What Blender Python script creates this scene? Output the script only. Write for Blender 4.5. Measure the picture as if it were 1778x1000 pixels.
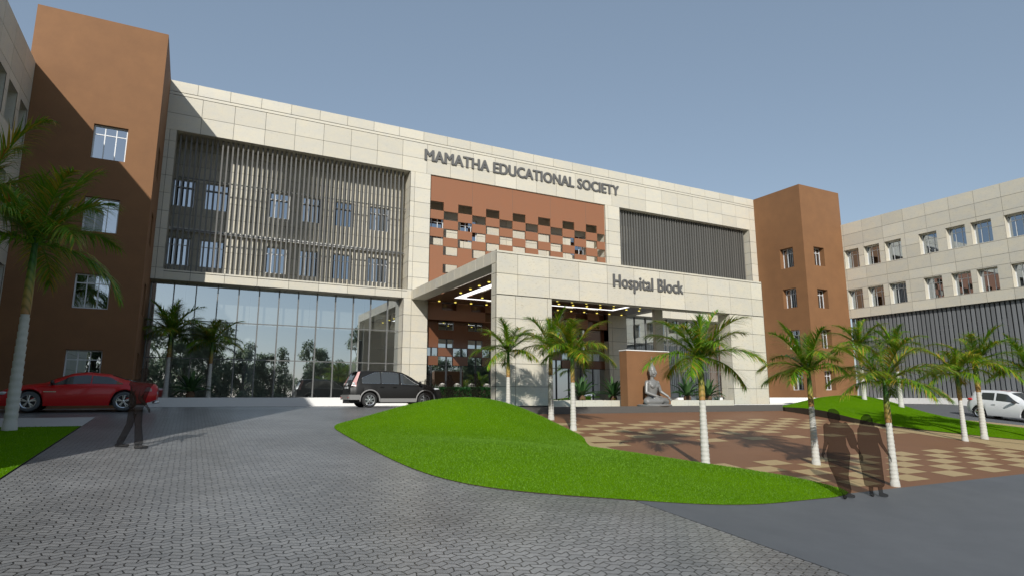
import bpy, math, random
import numpy as np
from math import sin, cos, pi, radians, sqrt, atan2, tan
from mathutils import Vector, Matrix
random.seed(7)
sc = bpy.context.scene
COL = sc.collection
for o in list(bpy.data.objects): bpy.data.objects.remove(o)

# ------------------------------------------------------------------ camera
YAW, PITCH, FOC = 27.557243, 10.080019, 1066.0
cam = bpy.data.cameras.new('camera'); camo = bpy.data.objects.new('camera', cam); COL.objects.link(camo)
yw, pt = radians(YAW), radians(PITCH)
fw = Vector((sin(yw)*cos(pt), cos(yw)*cos(pt), sin(pt))); rt = Vector((cos(yw), -sin(yw), 0)); up = rt.cross(fw)
M = Matrix((rt, up, -fw)).transposed().to_4x4(); M.translation = Vector((0, -36, 0)); camo.matrix_world = M
cam.sensor_width = 36; cam.lens = 36*FOC/1778; cam.clip_start = 0.05; cam.clip_end = 3000
sc.camera = camo
# ------------------------------------------------------------------ sky and sun
SX, SY, SZ = .53, 1.0, -.60          # the way sunlight travels
elev = math.atan2(-SZ, math.hypot(SX, SY)); azim = math.atan2(-SX, -SY)  # towards the sun, clockwise from +Y
w = bpy.data.worlds.new('World'); sc.world = w; w.use_nodes = True
nt = w.node_tree; bg = nt.nodes['Background']
sky = nt.nodes.new('ShaderNodeTexSky'); sky.sky_type = 'NISHITA'; sky.sun_disc = False
sky.sun_elevation = elev; sky.sun_rotation = azim % (2*pi)
sky.air_density = 1.0; sky.dust_density = .6; sky.ozone_density = 1.2
hs = nt.nodes.new('ShaderNodeHueSaturation'); hs.inputs['Saturation'].default_value = .72
hs.inputs['Hue'].default_value = .490
nt.links.new(sky.outputs[0], hs.inputs['Color']); hz0 = nt.nodes.new('ShaderNodeMix'); hz0.data_type = 'RGBA'; hz0.inputs[0].default_value = .5   # a thin even haze over the clear sky
hz0.inputs[7].default_value = (1.80, 2.50, 3.55, 1)
nt.links.new(hs.outputs[0], hz0.inputs[6]); nt.links.new(hz0.outputs[2], bg.inputs[0]); bg.inputs[1].default_value = .12
sl = bpy.data.lights.new('sun', 'SUN'); sl.energy = 4.0; sl.angle = radians(.5); sl.color = (1, .965, .90)
so = bpy.data.objects.new('sun', sl); COL.objects.link(so)
so.rotation_euler = Vector((SX, SY, SZ)).to_track_quat('-Z', 'Y').to_euler(); so.location = (-60, -110, 70)
vs = sc.view_settings; vs.view_transform = 'Standard'; vs.look = 'None'; vs.gamma = 1; vs.exposure = .1; vs.use_curve_mapping = False
sc.render.engine = 'CYCLES'
sc.cycles.max_bounces = 8; sc.cycles.transparent_max_bounces = 24; sc.cycles.glossy_bounces = 4; sc.cycles.caustics_reflective = False

# ------------------------------------------------------------------ material helpers
def mat(name, col, rough=.7, metal=0, spec=.5, noise=None, bump=None, tint=None, emis=None, coat=0):
    """noise=(scale, amount, colour2) mottles, bump=(scale,strength), tint=amount of per-face 'tint' variation"""
    m = bpy.data.materials.new(name); m.use_nodes = True
    n = m.node_tree; b = n.nodes['Principled BSDF']; L = n.links.new
    b.inputs['Roughness'].default_value = rough; b.inputs['Metallic'].default_value = metal
    b.inputs['Specular IOR Level'].default_value = spec; b.inputs['Coat Weight'].default_value = coat
    b.inputs['Base Color'].default_value = (*col, 1)
    tc = n.nodes.new('ShaderNodeTexCoord'); src = None
    if noise:
        sc_, am, c2 = noise
        t = n.nodes.new('ShaderNodeTexNoise'); t.inputs['Scale'].default_value = sc_; t.inputs['Detail'].default_value = 8; t.inputs['Roughness'].default_value = .65
        L(tc.outputs['Object'], t.inputs['Vector'])
        r = n.nodes.new('ShaderNodeValToRGB'); r.color_ramp.elements[0].position = .5-am; r.color_ramp.elements[1].position = .5+am
        r.color_ramp.elements[0].color = (*col, 1); r.color_ramp.elements[1].color = (*c2, 1)
        L(t.outputs['Fac'], r.inputs['Fac']); src = r.outputs['Color']
    if tint:
        a = n.nodes.new('ShaderNodeAttribute'); a.attribute_name = 'tint'
        mr = n.nodes.new('ShaderNodeMapRange'); mr.inputs['To Min'].default_value = 1-tint; mr.inputs['To Max'].default_value = 1+tint
        L(a.outputs['Fac'], mr.inputs['Value'])
        h = n.nodes.new('ShaderNodeHueSaturation'); h.inputs['Color'].default_value = (*col, 1)
        if src: L(src, h.inputs['Color'])
        L(mr.outputs[0], h.inputs['Value']); src = h.outputs[0]
    if src: L(src, b.inputs['Base Color'])
    if bump:
        t = n.nodes.new('ShaderNodeTexNoise'); t.inputs['Scale'].default_value = bump[0]; t.inputs['Detail'].default_value = 6
        L(tc.outputs['Object'], t.inputs['Vector'])
        bp = n.nodes.new('ShaderNodeBump'); bp.inputs['Strength'].default_value = bump[1]; bp.inputs['Distance'].default_value = .02
        L(t.outputs['Fac'], bp.inputs['Height']); L(bp.outputs[0], b.inputs['Normal'])
    if emis:
        b.inputs['Emission Color'].default_value = (*emis[0], 1); b.inputs['Emission Strength'].default_value = emis[1]
    return m

def stone_mat():
    m = mat('travertine', (.60, .545, .43), rough=.55, tint=.07)
    n = m.node_tree; L = n.links.new; b = n.nodes['Principled BSDF']; tc = [x for x in n.nodes if x.type == 'TEX_COORD'][0]
    hsv = [x for x in n.nodes if x.type == 'HUE_SAT'][0]
    big = n.nodes.new('ShaderNodeTexNoise'); big.inputs['Scale'].default_value = 1.3; big.inputs['Detail'].default_value = 9; big.inputs['Roughness'].default_value = .7
    mp = n.nodes.new('ShaderNodeMapping'); mp.inputs['Scale'].default_value = (1, 1, 1.7); L(tc.outputs['Object'], mp.inputs[0]); L(mp.outputs[0], big.inputs['Vector'])
    r = n.nodes.new('ShaderNodeValToRGB'); e = r.color_ramp.elements
    e[0].position = .33; e[0].color = (.605, .555, .44, 1); e[1].position = .62; e[1].color = (.545, .52, .45, 1)
    L(big.outputs['Fac'], r.inputs['Fac'])
    pit = n.nodes.new('ShaderNodeTexNoise'); pit.inputs['Scale'].default_value = 9; pit.inputs['Detail'].default_value = 10; pit.inputs['Roughness'].default_value = .8
    mp2 = n.nodes.new('ShaderNodeMapping'); mp2.inputs['Scale'].default_value = (.8, .8, 2.2); L(tc.outputs['Object'], mp2.inputs[0]); L(mp2.outputs[0], pit.inputs['Vector'])
    r2 = n.nodes.new('ShaderNodeValToRGB'); e = r2.color_ramp.elements; e[0].position = .34; e[0].color = (.60, .54, .42, 1); e[1].position = .44; e[1].color = (1, 1, 1, 1)
    L(pit.outputs['Fac'], r2.inputs['Fac'])
    mx = n.nodes.new('ShaderNodeMix'); mx.data_type = 'RGBA'; mx.blend_type = 'MULTIPLY'; mx.inputs[0].default_value = .9
    L(r.outputs[0], mx.inputs[6]); L(r2.outputs[0], mx.inputs[7]); L(mx.outputs[2], hsv.inputs['Color'])
    bp = n.nodes.new('ShaderNodeBump'); bp.inputs['Strength'].default_value = .25; bp.inputs['Distance'].default_value = .01
    L(r2.outputs[0], bp.inputs['Height']); L(bp.outputs[0], b.inputs['Normal'])
    return m

def glass_mat(name, refl, gcol, tcol, rough=0.0, wob=.0):
    m = bpy.data.materials.new(name); m.use_nodes = True; n = m.node_tree; n.nodes.clear(); L = n.links.new
    o = n.nodes.new('ShaderNodeOutputMaterial'); mx = n.nodes.new('ShaderNodeMixShader'); g = n.nodes.new('ShaderNodeBsdfGlossy'); t = n.nodes.new('ShaderNodeBsdfTransparent')
    g.inputs['Color'].default_value = (*gcol, 1); g.inputs['Roughness'].default_value = rough; t.inputs['Color'].default_value = (*tcol, 1)
    mx.inputs[0].default_value = refl; L(t.outputs[0], mx.inputs[1]); L(g.outputs[0], mx.inputs[2]); L(mx.outputs[0], o.inputs[0])
    return m

def paver_mat():
    m = bpy.data.materials.new('interlocking_pavers'); m.use_nodes = True; n = m.node_tree; L = n.links.new; b = n.nodes['Principled BSDF']
    tc = n.nodes.new('ShaderNodeTexCoord'); sp = n.nodes.new('ShaderNodeSeparateXYZ'); L(tc.outputs['Object'], sp.inputs[0])
    def mth(op, a, bb=None, c=None):
        q = n.nodes.new('ShaderNodeMath'); q.operation = op
        for i, v in enumerate((a, bb, c)):
            if v is None: continue
            if isinstance(v, (int, float)): q.inputs[i].default_value = v
            else: L(v, q.inputs[i])
        return q.outputs[0]
    tri = mth('PINGPONG', sp.outputs['X'], .10)
    y2 = mth('ADD', sp.outputs['Y'], mth('MULTIPLY', tri, .55))
    tri2 = mth('PINGPONG', sp.outputs['Y'], .09)
    x2 = mth('ADD', sp.outputs['X'], mth('MULTIPLY', tri2, .30))
    cb = n.nodes.new('ShaderNodeCombineXYZ'); L(x2, cb.inputs[0]); L(y2, cb.inputs[1])
    br = n.nodes.new('ShaderNodeTexBrick'); L(cb.outputs[0], br.inputs['Vector']); br.inputs['Scale'].default_value = 1
    br.inputs['Brick Width'].default_value = .20; br.inputs['Row Height'].default_value = .115; br.inputs['Mortar Size'].default_value = .009; br.inputs['Mortar Smooth'].default_value = .25
    br.inputs['Color1'].default_value = (.30, .30, .298, 1); br.inputs['Color2'].default_value = (.225, .228, .23, 1); br.inputs['Mortar'].default_value = (.035, .034, .033, 1); br.offset = .5
    nz = n.nodes.new('ShaderNodeTexNoise'); nz.inputs['Scale'].default_value = .35; nz.inputs['Detail'].default_value = 5; L(tc.outputs['Object'], nz.inputs['Vector'])
    r = n.nodes.new('ShaderNodeValToRGB'); r.color_ramp.elements[0].position = .3; r.color_ramp.elements[0].color = (.68, .67, .66, 1); r.color_ramp.elements[1].position = .7; r.color_ramp.elements[1].color = (1.1, 1.1, 1.1, 1)
    L(nz.outputs['Fac'], r.inputs[0])
    n2 = n.nodes.new('ShaderNodeTexNoise'); n2.inputs['Scale'].default_value = 60; n2.inputs['Detail'].default_value = 4; L(tc.outputs['Object'], n2.inputs['Vector'])
    r3 = n.nodes.new('ShaderNodeValToRGB'); r3.color_ramp.elements[0].position = .3; r3.color_ramp.elements[0].color = (.75, .75, .75, 1); r3.color_ramp.elements[1].position = .7; r3.color_ramp.elements[1].color = (1.15, 1.15, 1.15, 1)
    L(n2.outputs['Fac'], r3.inputs[0])
    m1 = n.nodes.new('ShaderNodeMix'); m1.data_type = 'RGBA'; m1.blend_type = 'MULTIPLY'; m1.inputs[0].default_value = 1; L(br.outputs['Color'], m1.inputs[6]); L(r.outputs[0], m1.inputs[7])
    m2 = n.nodes.new('ShaderNodeMix'); m2.data_type = 'RGBA'; m2.blend_type = 'MULTIPLY'; m2.inputs[0].default_value = 1; L(m1.outputs[2], m2.inputs[6]); L(r3.outputs[0], m2.inputs[7])
    L(m2.outputs[2], b.inputs['Base Color'])
    b.inputs['Roughness'].default_value = .36; b.inputs['Specular IOR Level'].default_value = .5
    inv = mth('SUBTRACT', 1.0, br.outputs['Fac'])
    bp = n.nodes.new('ShaderNodeBump'); bp.inputs['Strength'].default_value = .6; bp.inputs['Distance'].default_value = .012; L(inv, bp.inputs['Height']); L(bp.outputs[0], b.inputs['Normal'])
    return m

def leaf_mat(name, cols, rough=.45, transl=.25):
    """cols: list of (pos, colour) read by the per-face tint"""
    m = bpy.data.materials.new(name); m.use_nodes = True; n = m.node_tree; L = n.links.new; b = n.nodes['Principled BSDF']
    a = n.nodes.new('ShaderNodeAttribute'); a.attribute_name = 'tint'
    r = n.nodes.new('ShaderNodeValToRGB'); e = r.color_ramp.elements
    e[0].position = cols[0][0]; e[0].color = (*cols[0][1], 1); e[1].position = cols[-1][0]; e[1].color = (*cols[-1][1], 1)
    for p, c in cols[1:-1]:
        k = e.new(p); k.color = (*c, 1)
    L(a.outputs['Fac'], r.inputs[0]); L(r.outputs[0], b.inputs['Base Color']); b.inputs['Roughness'].default_value = rough
    t = n.nodes.new('ShaderNodeBsdfTranslucent'); L(r.outputs[0], t.inputs['Color'])
    mx = n.nodes.new('ShaderNodeMixShader'); mx.inputs[0].default_value = transl; o = n.nodes['Material Output']
    L(b.outputs[0], mx.inputs[1]); L(t.outputs[0], mx.inputs[2]); L(mx.outputs[0], o.inputs[0])
    return m

def ghost_mat():
    m = bpy.data.materials.new('translucent_dark_figure'); m.use_nodes = True; n = m.node_tree; n.nodes.clear(); L = n.links.new
    o = n.nodes.new('ShaderNodeOutputMaterial'); mx = n.nodes.new('ShaderNodeMixShader'); d = n.nodes.new('ShaderNodeBsdfDiffuse'); t = n.nodes.new('ShaderNodeBsdfTransparent')
    d.inputs['Color'].default_value = (.010, .008, .007, 1); t.inputs['Color'].default_value = (1, 1, 1, 1); mx.inputs[0].default_value = .46
    L(t.outputs[0], mx.inputs[1]); L(d.outputs[0], mx.inputs[2]); L(mx.outputs[0], o.inputs[0])
    return m

def lawn_mat():
    m = mat('lawn', (.085, .205, .003), rough=.9, spec=0, noise=(.9, .22, (.115, .25, .004)))
    n = m.node_tree; L = n.links.new; b = n.nodes['Principled BSDF']; tc = [x for x in n.nodes if x.type == 'TEX_COORD'][0]
    src = b.inputs['Base Color'].links[0].from_socket
    f = n.nodes.new('ShaderNodeTexNoise'); f.inputs['Scale'].default_value = 55; f.inputs['Detail'].default_value = 8; f.inputs['Roughness'].default_value = .75; L(tc.outputs['Object'], f.inputs['Vector'])
    r = n.nodes.new('ShaderNodeValToRGB'); r.color_ramp.elements[0].position = .36; r.color_ramp.elements[0].color = (.45, .5, .4, 1); r.color_ramp.elements[1].position = .62; r.color_ramp.elements[1].color = (1.25, 1.2, 1.2, 1); L(f.outputs['Fac'], r.inputs[0])
    mx = n.nodes.new('ShaderNodeMix'); mx.data_type = 'RGBA'; mx.blend_type = 'MULTIPLY'; mx.inputs[0].default_value = 1; L(src, mx.inputs[6]); L(r.outputs[0], mx.inputs[7]); L(mx.outputs[2], b.inputs['Base Color'])
    bp = n.nodes.new('ShaderNodeBump'); bp.inputs['Strength'].default_value = .45; bp.inputs['Distance'].default_value = .03; L(f.outputs['Fac'], bp.inputs['Height']); L(bp.outputs[0], b.inputs['Normal'])
    return m

MT = dict(
 stone=stone_mat(), joint=mat('joint', (.13, .12, .10), .9),
 brown=mat('terracotta_render', (.235, .113, .046), .8, noise=(1.1, .28, (.185, .088, .037)), bump=(25, .15)),
 terra=mat('terracotta_panel', (.25, .115, .06), .45, noise=(2, .4, (.28, .115, .055))),
 dkterra=mat('brown_lacquer_panel', (.15, .062, .032), .16, spec=.7),
 white=mat('white_paint', (.86, .85, .82), .6, noise=(3, .4, (.80, .79, .77))),
 frame=mat('white_aluminium', (.72, .73, .74), .4), dkframe=mat('dark_aluminium', (.045, .05, .055), .35, metal=.3),
 mull=mat('grey_aluminium', (.17, .17, .165), .4, metal=.2),
 louvre=mat('grey_louvre', (.11, .108, .10), .5, tint=.08), louvre2=mat('blue_grey_louvre', (.17, .178, .185), .5, tint=.12),
 glass=glass_mat('curtain_glass', .62, (.80, .86, .89), (.80, .84, .86)), wglass=glass_mat('window_glass', .70, (.54, .60, .67), (.4, .43, .45)),
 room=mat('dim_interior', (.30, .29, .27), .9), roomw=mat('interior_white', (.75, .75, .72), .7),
 wood=mat('dark_wood_ceiling', (.14, .075, .038), .32, noise=(6, .3, (.10, .053, .028))),
 lamp=mat('downlight_glow', (.9, .8, .2), .5, emis=((1, .80, .15), 1.5)), strip=mat('cove_light', (.9, .9, .9), .5, emis=((1, .98, .97), 1.6)),
 letter=mat('grey_metal_letter', (.12, .118, .115), .5, metal=.1),
 poolwall=mat('dark_granite', (.105, .10, .093), .5, noise=(12, .3, (.09, .087, .08))),
 water=mat('pool_water', (.02, .16, .20), .04, spec=.8), gravel=mat('planter_gravel', (.19, .20, .21), .9, bump=(40, .8)),
 plaza=mat('brown_paving', (.225, .108, .050), .6, noise=(.7, .3, (.19, .09, .043)), bump=(60, .15)),
 tile=mat('sand_tile', (.47, .35, .18), .65, noise=(14, .35, (.37, .27, .14)), bump=(80, .3)),
 asphalt=mat('asphalt', (.135, .142, .15), .7, noise=(1.2, .3, (.10, .106, .114)), bump=(90, .5)),
 soil_and_shade=mat('soil_and_shade', (.03, .022, .012), .95), earth=mat('ground_earth', (.14, .13, .10), .95, noise=(.2, .3, (.10, .11, .07))),
 paver=paver_mat(), lawn=lawn_mat(), ghost=ghost_mat(),
 conc=mat('pale_concrete', (.50, .51, .50), .7, noise=(2, .3, (.44, .45, .45))),
 statue=mat('grey_polished_stone', (.19, .19, .183), .38, spec=.6),
 trunk=mat('pale_palm_bark', (.56, .55, .50), .75, noise=(5, .35, (.40, .39, .36)), bump=(18, .4)), cyc=mat('brown_fibrous_stem', (.12, .07, .04), .9, bump=(14, 1.0)),
 leaf=leaf_mat('palm_leaf', [(0, (.07, .16, .010)), (.35, (.14, .31, .012)), (.62, (.24, .42, .016)), (.8, (.36, .35, .03)), (.93, (.60, .40, .05)), (1, (.42, .17, .04))], .4, .36),
 cleaf=leaf_mat('cycad_leaf', [(0, (.02, .06, .02)), (.6, (.05, .13, .035)), (1, (.14, .25, .09))]),
 hleaf=leaf_mat('hedge_leaf', [(0, (.008, .04, .01)), (.6, (.02, .10, .02)), (1, (.05, .2, .05))]),
 tleaf=leaf_mat('tree_leaf', [(0, (.12, .17, .11)), (.6, (.26, .33, .21)), (1, (.46, .50, .38))], .6, .75),
 blade=leaf_mat('grass_blade', [(0, (.07, .175, .003)), (.6, (.11, .25, .004)), (1, (.16, .33, .008))], .7, .2),
 bark=mat('tree_bark', (.12, .09, .06), .9), flower=mat('white_petal', (.8, .78, .74), .6), yflower=mat('yellow_petal', (.75, .6, .05), .6),
 tyre=mat('tyre_rubber', (.018, .018, .018), .8), gtyre=mat('grey_tyre', (.10, .11, .115), .8), rim=mat('alloy', (.62, .63, .64), .25, metal=.85), dark=mat('dark_plastic', (.015, .015, .015), .5),
 red=mat('red_car_paint', (.56, .003, .005), .35, coat=.3), blk=mat('black_car_paint', (.012, .0115, .011), .45, spec=.3), wht=mat('white_car_paint', (.70, .71, .72), .3, coat=.6),
 chrome=mat('chrome_trim', (.75, .75, .75), .15, metal=1), lgrey=mat('grey_cladding', (.22, .215, .21), .45), carglass=mat('car_glass', (.05, .055, .057), .06, spec=.9), pink=mat('pale_tail_lamp', (.55, .30, .29), .3),
 redl=mat('red_lamp', (.5, .02, .02), .3), clearl=mat('clear_lamp', (.55, .57, .58), .15),
)
# crownshaft: diagonal green, yellow and rust stripes
def shaft_mat():
    m = bpy.data.materials.new('crownshaft_stripes'); m.use_nodes = True; n = m.node_tree; L = n.links.new; b = n.nodes['Principled BSDF']; b.inputs['Roughness'].default_value = .45
    tc = n.nodes.new('ShaderNodeTexCoord'); sp = n.nodes.new('ShaderNodeSeparateXYZ'); L(tc.outputs['Object'], sp.inputs[0])
    g = n.nodes.new('ShaderNodeMapRange'); g.inputs['From Min'].default_value = 1.65; g.inputs['From Max'].default_value = 2.75; L(sp.outputs['Z'], g.inputs['Value'])
    r = n.nodes.new('ShaderNodeValToRGB'); e = r.color_ramp.elements; e[0].position = 0; e[0].color = (.36, .18, .07, 1); e[1].position = 1; e[1].color = (.03, .12, .015, 1)
    for p, c in ((.25, (.38, .26, .06)), (.5, (.20, .24, .03)), (.7, (.05, .17, .02))):
        k = e.new(p); k.color = (*c, 1)
    wv = n.nodes.new('ShaderNodeTexWave'); wv.inputs['Scale'].default_value = 4.5; wv.inputs['Distortion'].default_value = 1.5; wv.bands_direction = 'DIAGONAL'; L(tc.outputs['Object'], wv.inputs['Vector'])
    r2 = n.nodes.new('ShaderNodeValToRGB'); r2.color_ramp.elements[0].color = (.12, .30, .04, 1); r2.color_ramp.elements[1].position = .55; r2.color_ramp.elements[1].color = (1, 1, 1, 1); L(wv.outputs['Fac'], r2.inputs[0])
    mx = n.nodes.new('ShaderNodeMix'); mx.data_type = 'RGBA'; mx.blend_type = 'MULTIPLY'; mx.inputs[0].default_value = .55
    L(g.outputs[0], r.inputs[0]); L(r.outputs[0], mx.inputs[6]); L(r2.outputs[0], mx.inputs[7]); L(mx.outputs[2], b.inputs['Base Color'])
    return m
MT['shaft'] = shaft_mat()

# ------------------------------------------------------------------ mesh helpers
class MB:
    def __init__(s): s.v = []; s.f = []; s.t = []; s.sm = []; s.mi = []
    def quad(s, a, b, c, d, t=.5, sm=False):
        i = len(s.v); s.v += [a, b, c, d]; s.f.append((i, i+1, i+2, i+3)); s.t.append(t); s.sm.append(sm)
    def poly(s, pts, t=.5, sm=False):
        i = len(s.v); s.v += list(pts); s.f.append(tuple(range(i, i+len(pts)))); s.t.append(t); s.sm.append(sm)
    def add(s, vs, fs, t=.5, sm=False):
        i = len(s.v); s.v += list(vs)
        for f in fs: s.f.append(tuple(i+k for k in f)); s.t.append(t); s.sm.append(sm)
    def box(s, x0, x1, y0, y1, z0, z1, t=.5):
        vs = [(x, y, z) for z in (z0, z1) for y in (y0, y1) for x in (x0, x1)]
        s.add(vs, [(0, 2, 3, 1), (4, 5, 7, 6), (0, 1, 5, 4), (2, 6, 7, 3), (0, 4, 6, 2), (1, 3, 7, 5)], t)
    def bar(s, a, b, w, h, t=.5):
        a = Vector(a); b = Vector(b); d = (b-a).normalized(); u = d.cross(Vector((0, 0, 1)))
        if u.length < 1e-3: u = Vector((1, 0, 0))
        u.normalize(); v = u.cross(d)
        vs = [tuple(p+u*(w/2*i)+v*(h/2*j)) for p in (a, b) for i, j in ((-1, -1), (1, -1), (1, 1), (-1, 1))]
        s.add(vs, [(0, 1, 2, 3), (7, 6, 5, 4), (0, 4, 5, 1), (1, 5, 6, 2), (2, 6, 7, 3), (3, 7, 4, 0)], t)
    def tube(s, pts, rad, n=10, cap=True, t=.5, sm=True, ell=None):
        """pts centre line, rad radii (r or (rx,ry)); ell: fixed side vector for rx"""
        P = [Vector(p) for p in pts]; rings = []
        for i, p in enumerate(P):
            d = (P[min(i+1, len(P)-1)]-P[max(i-1, 0)]).normalized()
            ref = Vector(ell) if ell else (Vector((0, 0, 1)) if abs(d.z) < .9 else Vector((1, 0, 0)))
            u = (ref-d*ref.dot(d)) if ell else d.cross(ref)
            u.normalize(); v = d.cross(u)
            r = rad[i]; rx, ry = (r, r) if not isinstance(r, tuple) else r
            rings.append([tuple(p+u*(rx*cos(2*pi*k/n))+v*(ry*sin(2*pi*k/n))) for k in range(n)])
        vs = [q for r in rings for q in r]; fs = []
        for i in range(len(P)-1):
            for k in range(n): fs.append((i*n+k, i*n+(k+1) % n, (i+1)*n+(k+1) % n, (i+1)*n+k))
        if cap: fs.append(tuple(range(n))[::-1]); fs.append(tuple((len(P)-1)*n+k for k in range(n)))
        s.add(vs, fs, t, sm)
    def capsule(s, a, b, ra, rb, n=12, k=3, ell=None):
        """closed limb with rounded ends; ra, rb radius or (rx,ry)"""
        a = Vector(a); b = Vector(b); d = (b-a).normalized()
        f = lambda r, c: (r[0]*c, r[1]*c) if isinstance(r, tuple) else r*c
        m = lambda r: max(r) if isinstance(r, tuple) else r
        pts = []; rad = []
        for i in range(k+1):
            th = pi/2*(1-i/k); pts.append(a-d*(m(ra)*sin(th)*.9)); rad.append(f(ra, max(cos(th), .02)))
        for i in range(k+1):
            th = pi/2*i/k; pts.append(b+d*(m(rb)*sin(th)*.9)); rad.append(f(rb, max(cos(th), .02)))
        s.tube(pts, rad, n, True, ell=ell)
    def ball(s, c, r, n=14, m=9):
        rx, ry, rz = r if isinstance(r, tuple) else (r, r, r); vs = []; fs = []
        for j in range(m+1):
            th = pi*j/m
            for i in range(n): vs.append((c[0]+rx*sin(th)*cos(2*pi*i/n), c[1]+ry*sin(th)*sin(2*pi*i/n), c[2]+rz*cos(th)))
        for j in range(m):
            for i in range(n): fs.append((j*n+i, (j+1)*n+i, (j+1)*n+(i+1) % n, j*n+(i+1) % n))
        s.add(vs, fs, .5, True)
    def lathe(s, c, prof, n=24, t=.5):
        """prof list of (r,z)"""
        vs = [(c[0]+r*cos(2*pi*k/n), c[1]+r*sin(2*pi*k/n), c[2]+z) for r, z in prof for k in range(n)]
        fs = [(i*n+k, i*n+(k+1) % n, (i+1)*n+(k+1) % n, (i+1)*n+k) for i in range(len(prof)-1) for k in range(n)]
        s.add(vs, fs, t, True)
    def build(s, name, m, parent=None, rem=None, sharp=None):
        me = bpy.data.meshes.new(name); me.from_pydata([tuple(map(float, v)) for v in s.v], [], s.f)
        ms = m if isinstance(m, (list, tuple)) else [m]
        for q in ms: me.materials.append(MT[q] if isinstance(q, str) else q)
        me.polygons.foreach_set('use_smooth', s.sm)
        a = me.attributes.new('tint', 'FLOAT', 'FACE'); a.data.foreach_set('value', s.t)
        if s.mi: me.polygons.foreach_set('material_index', s.mi)
        me.update()
        o = bpy.data.objects.new(name, me); COL.objects.link(o)
        if parent: o.parent = parent
        if rem:
            r = o.modifiers.new('remesh', 'REMESH'); r.mode = 'VOXEL'; r.voxel_size = rem; r.use_smooth_shade = True
            q = o.modifiers.new('smooth', 'SMOOTH'); q.iterations = 3; q.factor = .5
        return o

def tag(o, label=None, cat=None, group=None, kind=None):
    if label: o['label'] = label
    if cat: o['category'] = cat
    if group: o['group'] = group
    if kind: o['kind'] = kind
    return o
def empty(name, loc=(0, 0, 0), rz=0, label=None, cat=None, group=None):
    o = bpy.data.objects.new(name, None); COL.objects.link(o); o.location = loc; o.rotation_euler.z = rz; o.empty_display_size = .2
    return tag(o, label, cat, group)
def copy_tree(o, parent=None):
    c = o.copy(); COL.objects.link(c)
    if parent: c.parent = parent
    for ch in list(o.children): copy_tree(ch, c)
    return c
def ss(a, b, x):
    t = min(1, max(0, (x-a)/(b-a))); return t*t*(3-2*t)
def G(X, Y):
    Y = max(Y, -48); zd = min(-.45, .04+.06*Y); zp = min(-.45, .7+.1*Y); w = ss(4.5, 10.5, X); return zd*(1-w)+zp*w

# planar surfaces: plane = (origin, u, v, n) with n pointing outwards
def PL(o, u, v, n): return (Vector(o), Vector(u), Vector(v), Vector(n))
def P3(pl, a, b, d=0): return tuple(pl[0]+pl[1]*a+pl[2]*b+pl[3]*d)
def cells(u0, u1, v0, v1, holes):
    us = sorted({u0, u1}|{x for h in holes for x in h[:2] if u0 < x < u1}); vs_ = sorted({v0, v1}|{x for h in holes for x in h[2:] if v0 < x < v1})
    for a, b in zip(us, us[1:]):
        for c, d in zip(vs_, vs_[1:]):
            mu, mv = (a+b)/2, (c+d)/2
            if not any(h[0] < mu < h[1] and h[2] < mv < h[3] for h in holes): yield a, b, c, d
def oquad(mb, pl, pts, t=.5, flip=None):
    q = [P3(pl, *p) for p in pts]; mb.quad(*q, t=t)
def wall(mb, pl, u0, u1, v0, v1, holes=(), depth=.3, t=.5, reveal=None):
    for a, b, c, d in cells(u0, u1, v0, v1, holes): oquad(mb, pl, [(a, c, 0), (b, c, 0), (b, d, 0), (a, d, 0)], t)
    rb = reveal or mb
    for a, b, c, d in holes:
        for p, q in (((a, c), (b, c)), ((b, c), (b, d)), ((b, d), (a, d)), ((a, d), (a, c))):
            oquad(rb, pl, [(*p, 0), (*q, 0), (*q, -depth), (*p, -depth)], t)
def clad(mb, back, pl, u0, u1, v0, v1, uj=(), vj=(), holes=(), gap=.022, th=.022):
    """stone panels standing th proud of a dark backing; joints at uj, vj"""
    for a, b, c, d in cells(u0, u1, v0, v1, holes): oquad(back, pl, [(a, c, -th), (b, c, -th), (b, d, -th), (a, d, -th)])
    us = [u0]+sorted(x for x in uj if u0+.05 < x < u1-.05)+[u1]; vv = [v0]+sorted(x for x in vj if v0+.03 < x < v1-.03)+[v1]
    for i, (a, b) in enumerate(zip(us, us[1:])):
        for j, (c, d) in enumerate(zip(vv, vv[1:])):
            g = gap/2; A = a+(g if i else 0); B = b-(g if i < len(us)-2 else 0); C = c+(g if j else g*.6); D = d-(g if j < len(vv)-2 else g*.6)
            t = random.random()
            for x0, x1, y0, y1 in cells(A, B, C, D, [h for h in holes if h[0] < B and h[1] > A and h[2] < D and h[3] > C]):
                oquad(mb, pl, [(x0, y0, 0), (x1, y0, 0), (x1, y1, 0), (x0, y1, 0)], t)
                for p, q in (((x0, y0), (x1, y0)), ((x1, y0), (x1, y1)), ((x1, y1), (x0, y1)), ((x0, y1), (x0, y0))):
                    oquad(mb, pl, [(*p, 0), (*q, 0), (*q, -th), (*p, -th)], t)
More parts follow.
